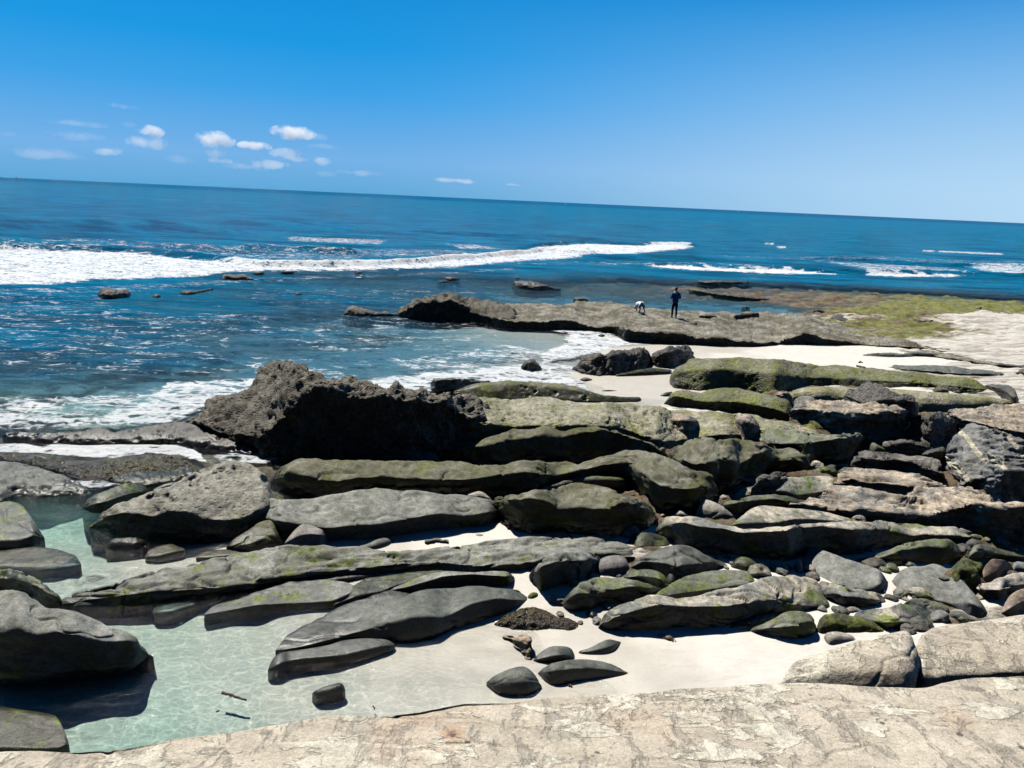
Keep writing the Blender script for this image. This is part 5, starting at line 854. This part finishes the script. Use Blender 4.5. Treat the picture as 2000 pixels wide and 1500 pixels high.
bmn = bmesh.new(); bmesh.ops.create_icosphere(bmn, subdivisions=2, radius=.022, matrix=Matrix.Translation((0, .80, .135))); bm_obj('nose', bmn, M['nose'], parent=dog)
# ---------------------------------------------------------------- driftwood, weed and a crab
M['wood'] = plain('weathered_driftwood', (.085, .055, .035), .8); M['bark'] = plain('grey_driftwood', (.20, .18, .155), .85); M['crab'] = plain('brown_crab_shell', (.13, .095, .06), .5)
def tube(name, P, R, mat, seg=8, wob=.0, parent=None):
    bm = bmesh.new(); rings = []
    for i, (p, r) in enumerate(zip(P, R)):
        a = Vector(P[min(i+1, len(P)-1)])-Vector(P[max(i-1, 0)]); a.normalize(); u = a.cross(Vector((0, 0, 1))); u.normalize(); w = u.cross(a)
        rings.append([bm.verts.new(Vector(p)+(u*math.cos(t)+w*math.sin(t))*r*(1+wob*random.uniform(-1, 1))) for t in [2*math.pi*k/seg for k in range(seg)]])
    for a, b in zip(rings, rings[1:]):
        for k in range(seg): bm.faces.new((a[k], a[(k+1) % seg], b[(k+1) % seg], b[k]))
    bm.faces.new(rings[0][::-1]); bm.faces.new(rings[-1])
    bmesh.ops.recalc_face_normals(bm, faces=bm.faces)
    return bm_obj(name, bm, mat, parent=parent)
def stick(name, label, pix, r, mat, n=14, cat='driftwood', lift=.6, taper=.35):
    P = [hit(x, y)[0] for x, y in pix]
    for p in P: p.z = max(p.z, -0.02) if p.z > -.25 else -.02
    Q, R = [], []
    for i in range(n):
        t = i/(n-1)*(len(P)-1); k = min(int(t), len(P)-2); q = P[k].lerp(P[k+1], t-k)
        q = q+Vector((random.uniform(-1, 1), random.uniform(-1, 1), 0))*r*.35; q.z += r*lift
        Q.append(q); R.append(r*(1-taper*i/n)*random.uniform(.8, 1.15))
    c = sum(Q, Vector())/n; o = tube(name, [q-c for q in Q], R, mat, 8, .18); o.location = c
    tag(o, label, cat); return o
stick('driftwood', 'dark brown stick lying in the clear shallow water', [(436, 1381), (455, 1386), (482, 1393)], .022, M['wood'])
stick('driftwood', 'grey bent branch lying on the white sand strip', [(832, 1062), (850, 1058), (868, 1059), (876, 1061)], .045, M['bark'])
stick('driftwood', 'short broken twig in the sand beside the pale inlet slabs', [(1673, 716), (1680, 717), (1688, 719)], .05, M['wood'])
stick('driftwood', 'tiny dark twig at the foot of the foreground ledge in the pool', [(425, 1424), (430, 1421)], .012, M['wood'], 6)
stick('driftwood', 'tiny curled twig on the pale sand just above the foreground ledge', [(729, 1391), (732, 1395), (731, 1398)], .010, M['wood'], 8)
stick('seaweed', 'small clump of dark weed on the sand just below the cigar-shaped boulder', [(1110, 1341), (1114, 1339), (1117, 1343)], .018, M['wood'], 8, 'seaweed')
stick('seaweed', 'loose black clump of seaweed at the right end of the white sand strip', [(994, 1034), (999, 1031), (1003, 1034)], .05, M['nose'], 8, 'seaweed')
stick('seaweed', 'black twisted bit of seaweed on the white inlet sand', [(1678, 709), (1680, 707), (1684, 709)], .04, M['nose'], 8, 'seaweed')
loc, _ = hit(1306, 1248)
crab = bpy.data.objects.new('crab', None); COL.objects.link(crab); crab.location = loc; crab.rotation_euler.z = -.25
tag(crab, 'small brown crab shell with one long curved claw lying alone on the open white sand', 'crab')
bm = bmesh.new(); bmesh.ops.create_icosphere(bm, subdivisions=3, radius=1)
for v in bm.verts: v.co = Vector((v.co.x*.075*(1-.25*abs(v.co.y)), v.co.y*.05, max(-.2, v.co.z)*.035+.02))
bm_obj('shell', bm, M['crab'], parent=crab)
tube('claw', [Vector(p) for p in ((-.05, .02, .03), (-.09, .05, .035), (-.135, .05, .035), (-.16, .015, .025), (-.165, -.01, .02))], [.011, .013, .013, .011, .005], M['bark'], parent=crab)
for k, (a, l) in enumerate(((-.5, .09), (-.9, .08), (.5, .08), (.9, .07), (2.6, .07))):
    tube('leg', [Vector((math.cos(a)*.05, -math.sin(abs(a))*.03, .02)), Vector((math.cos(a)*(.05+l*.5), -math.sin(abs(a))*(.05+l*.3), .035)), Vector((math.cos(a)*(.05+l), -math.sin(abs(a))*(.04+l*.6), .0))], [.006, .005, .003], M['crab'], parent=crab)
stone_src = []
for k in range(6):
    bm = bmesh.new(); bmesh.ops.create_icosphere(bm, subdivisions=4, radius=1)
    Pv = np.array([v.co[:] for v in bm.verts]); dsp = 1+.45*fbm(Pv*.9+k*9, 3, .5, k)+.10*fbm(Pv*3+k*5, 3, .6, k)
    sq = (1.25, .85, .6) if k % 2 else (1.0, .9, .75)
    for v, q in zip(bm.verts, dsp): v.co = Vector((v.co.x*sq[0]*q, v.co.y*sq[1]*q, v.co.z*sq[2]*q))
    me = bpy.data.meshes.new('loose_stone'); bm.to_mesh(me); bm.free()
    for p in me.polygons: p.use_smooth = True
    me.materials.append(M[('greymoss', 'smoothgrey', 'tan', 'dark', 'strata', 'mottle')[k]]); stone_src.append(me)
rs = np.random.RandomState(5); made = 0
for k in range(900):
    if made >= 70: break
    x, y = rs.uniform(1080, 1990), rs.uniform(830, 1235)
    L, n = hit(x, y)
    g_ = ground_z(np.array([L.x]), np.array([L.y]))[0][0]
    if abs(L.z-g_) > .04 or n.z < .8 or g_ < -.02: continue
    if (1280 < x < 1560 and y > 1225): continue
    o = bpy.data.objects.new('loose_stone', stone_src[rs.randint(6)]); COL.objects.link(o)
    s = .05+.16*rs.rand()**2.2; o.location = L+Vector((0, 0, s*.12)); o.scale = (s, s, s); o.rotation_euler = (0, 0, rs.uniform(0, 6.28))
    tag(o, 'small loose stone lying in a gap between the larger rocks', 'stone', 'small stones in the gaps between the rocks'); made += 1
# ---------------------------------------------------------------- letters carved in the wet tongue of rock
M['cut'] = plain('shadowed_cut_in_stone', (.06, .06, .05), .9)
gx = lambda x: 520+x*.06; gy = lambda y: 1120+y*.06
STROKES = [[(425, 705), (415, 850)], [(420, 690), (520, 625)], [(425, 760), (520, 720)], [(640, 720), (790, 665)], [(700, 630), (690, 690), (710, 750)], [(850, 745), (870, 660), (925, 580), (1000, 620), (1065, 680)]]
bm = bmesh.new(); c0, _ = hit(gx(740), gy(690))
for st_ in STROKES:
    P = []
    for (x, y), (x2, y2) in zip(st_, st_[1:]):
        for q in range(6): P.append(hit(gx(x+(x2-x)*q/6), gy(y+(y2-y)*q/6)))
    P.append(hit(gx(st_[-1][0]), gy(st_[-1][1])))
    prev = None
    for i, (p, n) in enumerate(P):
        a = (P[min(i+1, len(P)-1)][0]-P[max(i-1, 0)][0]).normalized(); s_ = a.cross(n).normalized()*.017
        cur = [bm.verts.new(p+n*.004+s_-c0), bm.verts.new(p-n*.006-c0), bm.verts.new(p+n*.004-s_-c0)]
        if prev:
            bm.faces.new((prev[0], cur[0], cur[1], prev[1])); bm.faces.new((prev[1], cur[1], cur[2], prev[2]))
        prev = cur
cv = bm_obj('carved_letters', bm, M['cut'], parent=carved); cv.matrix_parent_inverse = Matrix(); cv.location = c0-carved.location
# ---------------------------------------------------------------- boats on the horizon
M['white'] = plain('white_boat_paint', (.8, .8, .8), .4); M['glass'] = plain('dark_boat_window', (.03, .04, .05), .2)
def motorboat(x, y, L, label):
    d = 3200.0; P = on_plane(np.array([x*1.0]), np.array([y*1.0]))[0]; hx, hy, _ = ray(np.array([x*1.0]), np.array([y*1.0]))
    r = bpy.data.objects.new('motorboat', None); COL.objects.link(r); r.location = (hx[0]*d, hy[0]*d, 0); r.rotation_euler.z = .3
    tag(r, label, 'boat', 'boats on the horizon')
    bm = bmesh.new(); secs = []
    for t, w, zk in ((-.5, .15, .0), (-.2, .17, .0), (.15, .15, .0), (.38, .08, .03), (.5, .005, .12)):
        secs.append([bm.verts.new((t*L, -w*L, .16*L+zk*L*.5)), bm.verts.new((t*L, 0, -.02*L+zk*L*.6)), bm.verts.new((t*L, w*L, .16*L+zk*L*.5))])
    for a, b in zip(secs, secs[1:]):
        bm.faces.new((a[0], b[0], b[1], a[1])); bm.faces.new((a[1], b[1], b[2], a[2])); bm.faces.new((a[0], a[2], b[2], b[0]))
    bm.faces.new(secs[0]); bmesh.ops.recalc_face_normals(bm, faces=bm.faces); bm_obj('hull', bm, M['white'], parent=r, smooth=False)
    bm = bmesh.new(); bmesh.ops.create_cube(bm, size=1)
    for v in bm.verts: v.co = Vector((v.co.x*L*.34*(1-.3*(v.co.z > 0))-.02*L, v.co.y*L*.2, v.co.z*L*.15+.24*L))
    cb = bm_obj('cabin', bm, M['white'], parent=r, smooth=False)
    bm = bmesh.new(); bmesh.ops.create_cube(bm, size=1)
    for v in bm.verts: v.co = Vector((v.co.x*L*.30-.02*L, v.co.y*L*.205, v.co.z*L*.05+.25*L))
    bm_obj('window', bm, M['glass'], parent=cb, smooth=False)
for x, y, L, lb in ((840, 387, 9, 'white motorboat on the horizon left of the centre, below the small thin clouds'), (1105, 399, 5, 'faint tiny boat on the horizon straight above the long dark wedge-shaped rock'), (1325, 407, 9, 'white motorboat on the horizon above the breaking wave near the man'),
                    (1443, 412, 5, 'faint tiny boat on the horizon a little right of the man'), (1576, 419, 8, 'white motorboat on the horizon midway between the man and the right edge'), (1735, 426, 8, 'rightmost white motorboat on the horizon')):
    motorboat(x, y, L, lb)
hx, hy, _ = ray(np.array([31.0]), np.array([347.0])); r = bpy.data.objects.new('sailboat', None); COL.objects.link(r); r.location = (hx[0]*3600, hy[0]*3600, 0); tag(r, 'tiny sailboat with a tall thin mast on the horizon at the far left', 'sailboat')
bm = bmesh.new(); bmesh.ops.create_cone(bm, segments=10, radius1=.12, radius2=.06, depth=17, matrix=Matrix.Translation((0, 0, 9.5)), cap_ends=True); bm_obj('mast', bm, M['nose'], parent=r)
bm = bmesh.new(); v = [bm.verts.new(q) for q in ((.2, .05, 3), (.2, .05, 16), (3.6, .3, 3.2), (.2, -.05, 3), (.2, -.05, 16), (3.6, .2, 3.2))]
bm.faces.new((v[0], v[1], v[2])); bm.faces.new((v[5], v[4], v[3])); bm.faces.new((v[0], v[3], v[4], v[1])); bm.faces.new((v[1], v[4], v[5], v[2])); bm.faces.new((v[0], v[2], v[5], v[3])); bm_obj('sail', bm, M['bark'], parent=r, smooth=False)
bm = bmesh.new(); bmesh.ops.create_icosphere(bm, subdivisions=3, radius=1)
for q in bm.verts: q.co = Vector((q.co.x*5.5, q.co.y*1.6, min(q.co.z, .2)*1.6+1.0))
bm_obj('hull', bm, M['bark'], parent=r)
# ---------------------------------------------------------------- clouds
def cloud_mat(name, dens):
    m = bpy.data.materials.new(name); m.use_nodes = True; t = m.node_tree; t.nodes.clear()
    tc = t.nodes.new('ShaderNodeTexCoord'); ge = t.nodes.new('ShaderNodeNewGeometry')
    ln = t.nodes.new('ShaderNodeVectorMath'); ln.operation = 'LENGTH'; t.links.new(tc.outputs['Object'], ln.inputs[0])
    nz = t.nodes.new('ShaderNodeTexNoise'); nz.inputs['Scale'].default_value = .0075; nz.inputs['Detail'].default_value = 5; nz.inputs['Roughness'].default_value = .6; t.links.new(ge.outputs['Position'], nz.inputs['Vector'])
    m1 = t.nodes.new('ShaderNodeMath'); m1.operation = 'MULTIPLY_ADD'; t.links.new(nz.outputs['Fac'], m1.inputs[0]); m1.inputs[1].default_value = -3.2; m1.inputs[2].default_value = 1.45
    ad = t.nodes.new('ShaderNodeMath'); ad.operation = 'ADD'; t.links.new(ln.outputs['Value'], ad.inputs[0]); t.links.new(m1.outputs[0], ad.inputs[1])
    mr = t.nodes.new('ShaderNodeMapRange'); mr.interpolation_type = 'SMOOTHSTEP'; t.links.new(ad.outputs[0], mr.inputs[0]); mr.inputs[1].default_value = .85; mr.inputs[2].default_value = .25; mr.inputs[3].default_value = 0; mr.inputs[4].default_value = dens
    vs = t.nodes.new('ShaderNodeVolumeScatter'); vs.inputs['Color'].default_value = (1, 1, 1, 1); vs.inputs['Anisotropy'].default_value = .3; t.links.new(mr.outputs[0], vs.inputs['Density'])
    o = t.nodes.new('ShaderNodeOutputMaterial'); t.links.new(vs.outputs[0], o.inputs['Volume']); return m
CM = [cloud_mat('thick_cloud', .012), cloud_mat('thin_cloud', .0036), cloud_mat('faint_cloud', .0009)]
bm = bmesh.new(); bmesh.ops.create_icosphere(bm, subdivisions=3, radius=1); cme = bpy.data.meshes.new('cloud'); bm.to_mesh(cme); bm.free()
for k, (x, y, w, h, q) in enumerate(((572, 259, 46, 15, 0), (606, 266, 45, 9, 2), (293, 257, 26, 12, 0), (288, 279, 44, 17, 1), (205, 296, 30, 9, 1), (230, 295, 24, 9, 1), (420, 273, 38, 17, 0), (424, 298, 26, 13, 1), (430, 314, 30, 7, 1),
        (497, 285, 34, 9, 0), (560, 300, 40, 13, 1), (622, 316, 32, 12, 1), (525, 321, 50, 11, 1), (350, 311, 32, 10, 2), (95, 301, 70, 14, 2), (150, 241, 60, 7, 2), (242, 208, 34, 7, 2), (255, 243, 18, 7, 2), (5, 261, 26, 6, 2), (150, 266, 60, 10, 2),
        (630, 286, 46, 7, 2), (893, 353, 58, 7, 1), (1000, 361, 22, 4, 1), (700, 338, 60, 8, 2), (590, 312, 30, 7, 1), (480, 325, 60, 10, 2), (640, 340, 30, 7, 2))):
    D = 9000.0; hx, hy, t_ = ray(np.array([x*1.0]), np.array([y*1.0]))
    o = bpy.data.objects.new('cloud', cme.copy()); o.data.materials.append(CM[q]); COL.objects.link(o)
    o.location = (hx[0]*D, hy[0]*D, H-t_[0]*D); o.scale = ((.92 if q == 0 else .8)*w*D/FPX, .5*w*D/FPX, (.95 if q == 0 else .8)*h*D/FPX)
    o.rotation_euler = (0, ROLL*.4, math.atan2(-hx[0], hy[0])); o['kind'] = 'stuff'
SC.cycles.volume_step_rate = 1.0; SC.cycles.volume_max_steps = 64; SC.cycles.volume_bounces = 5
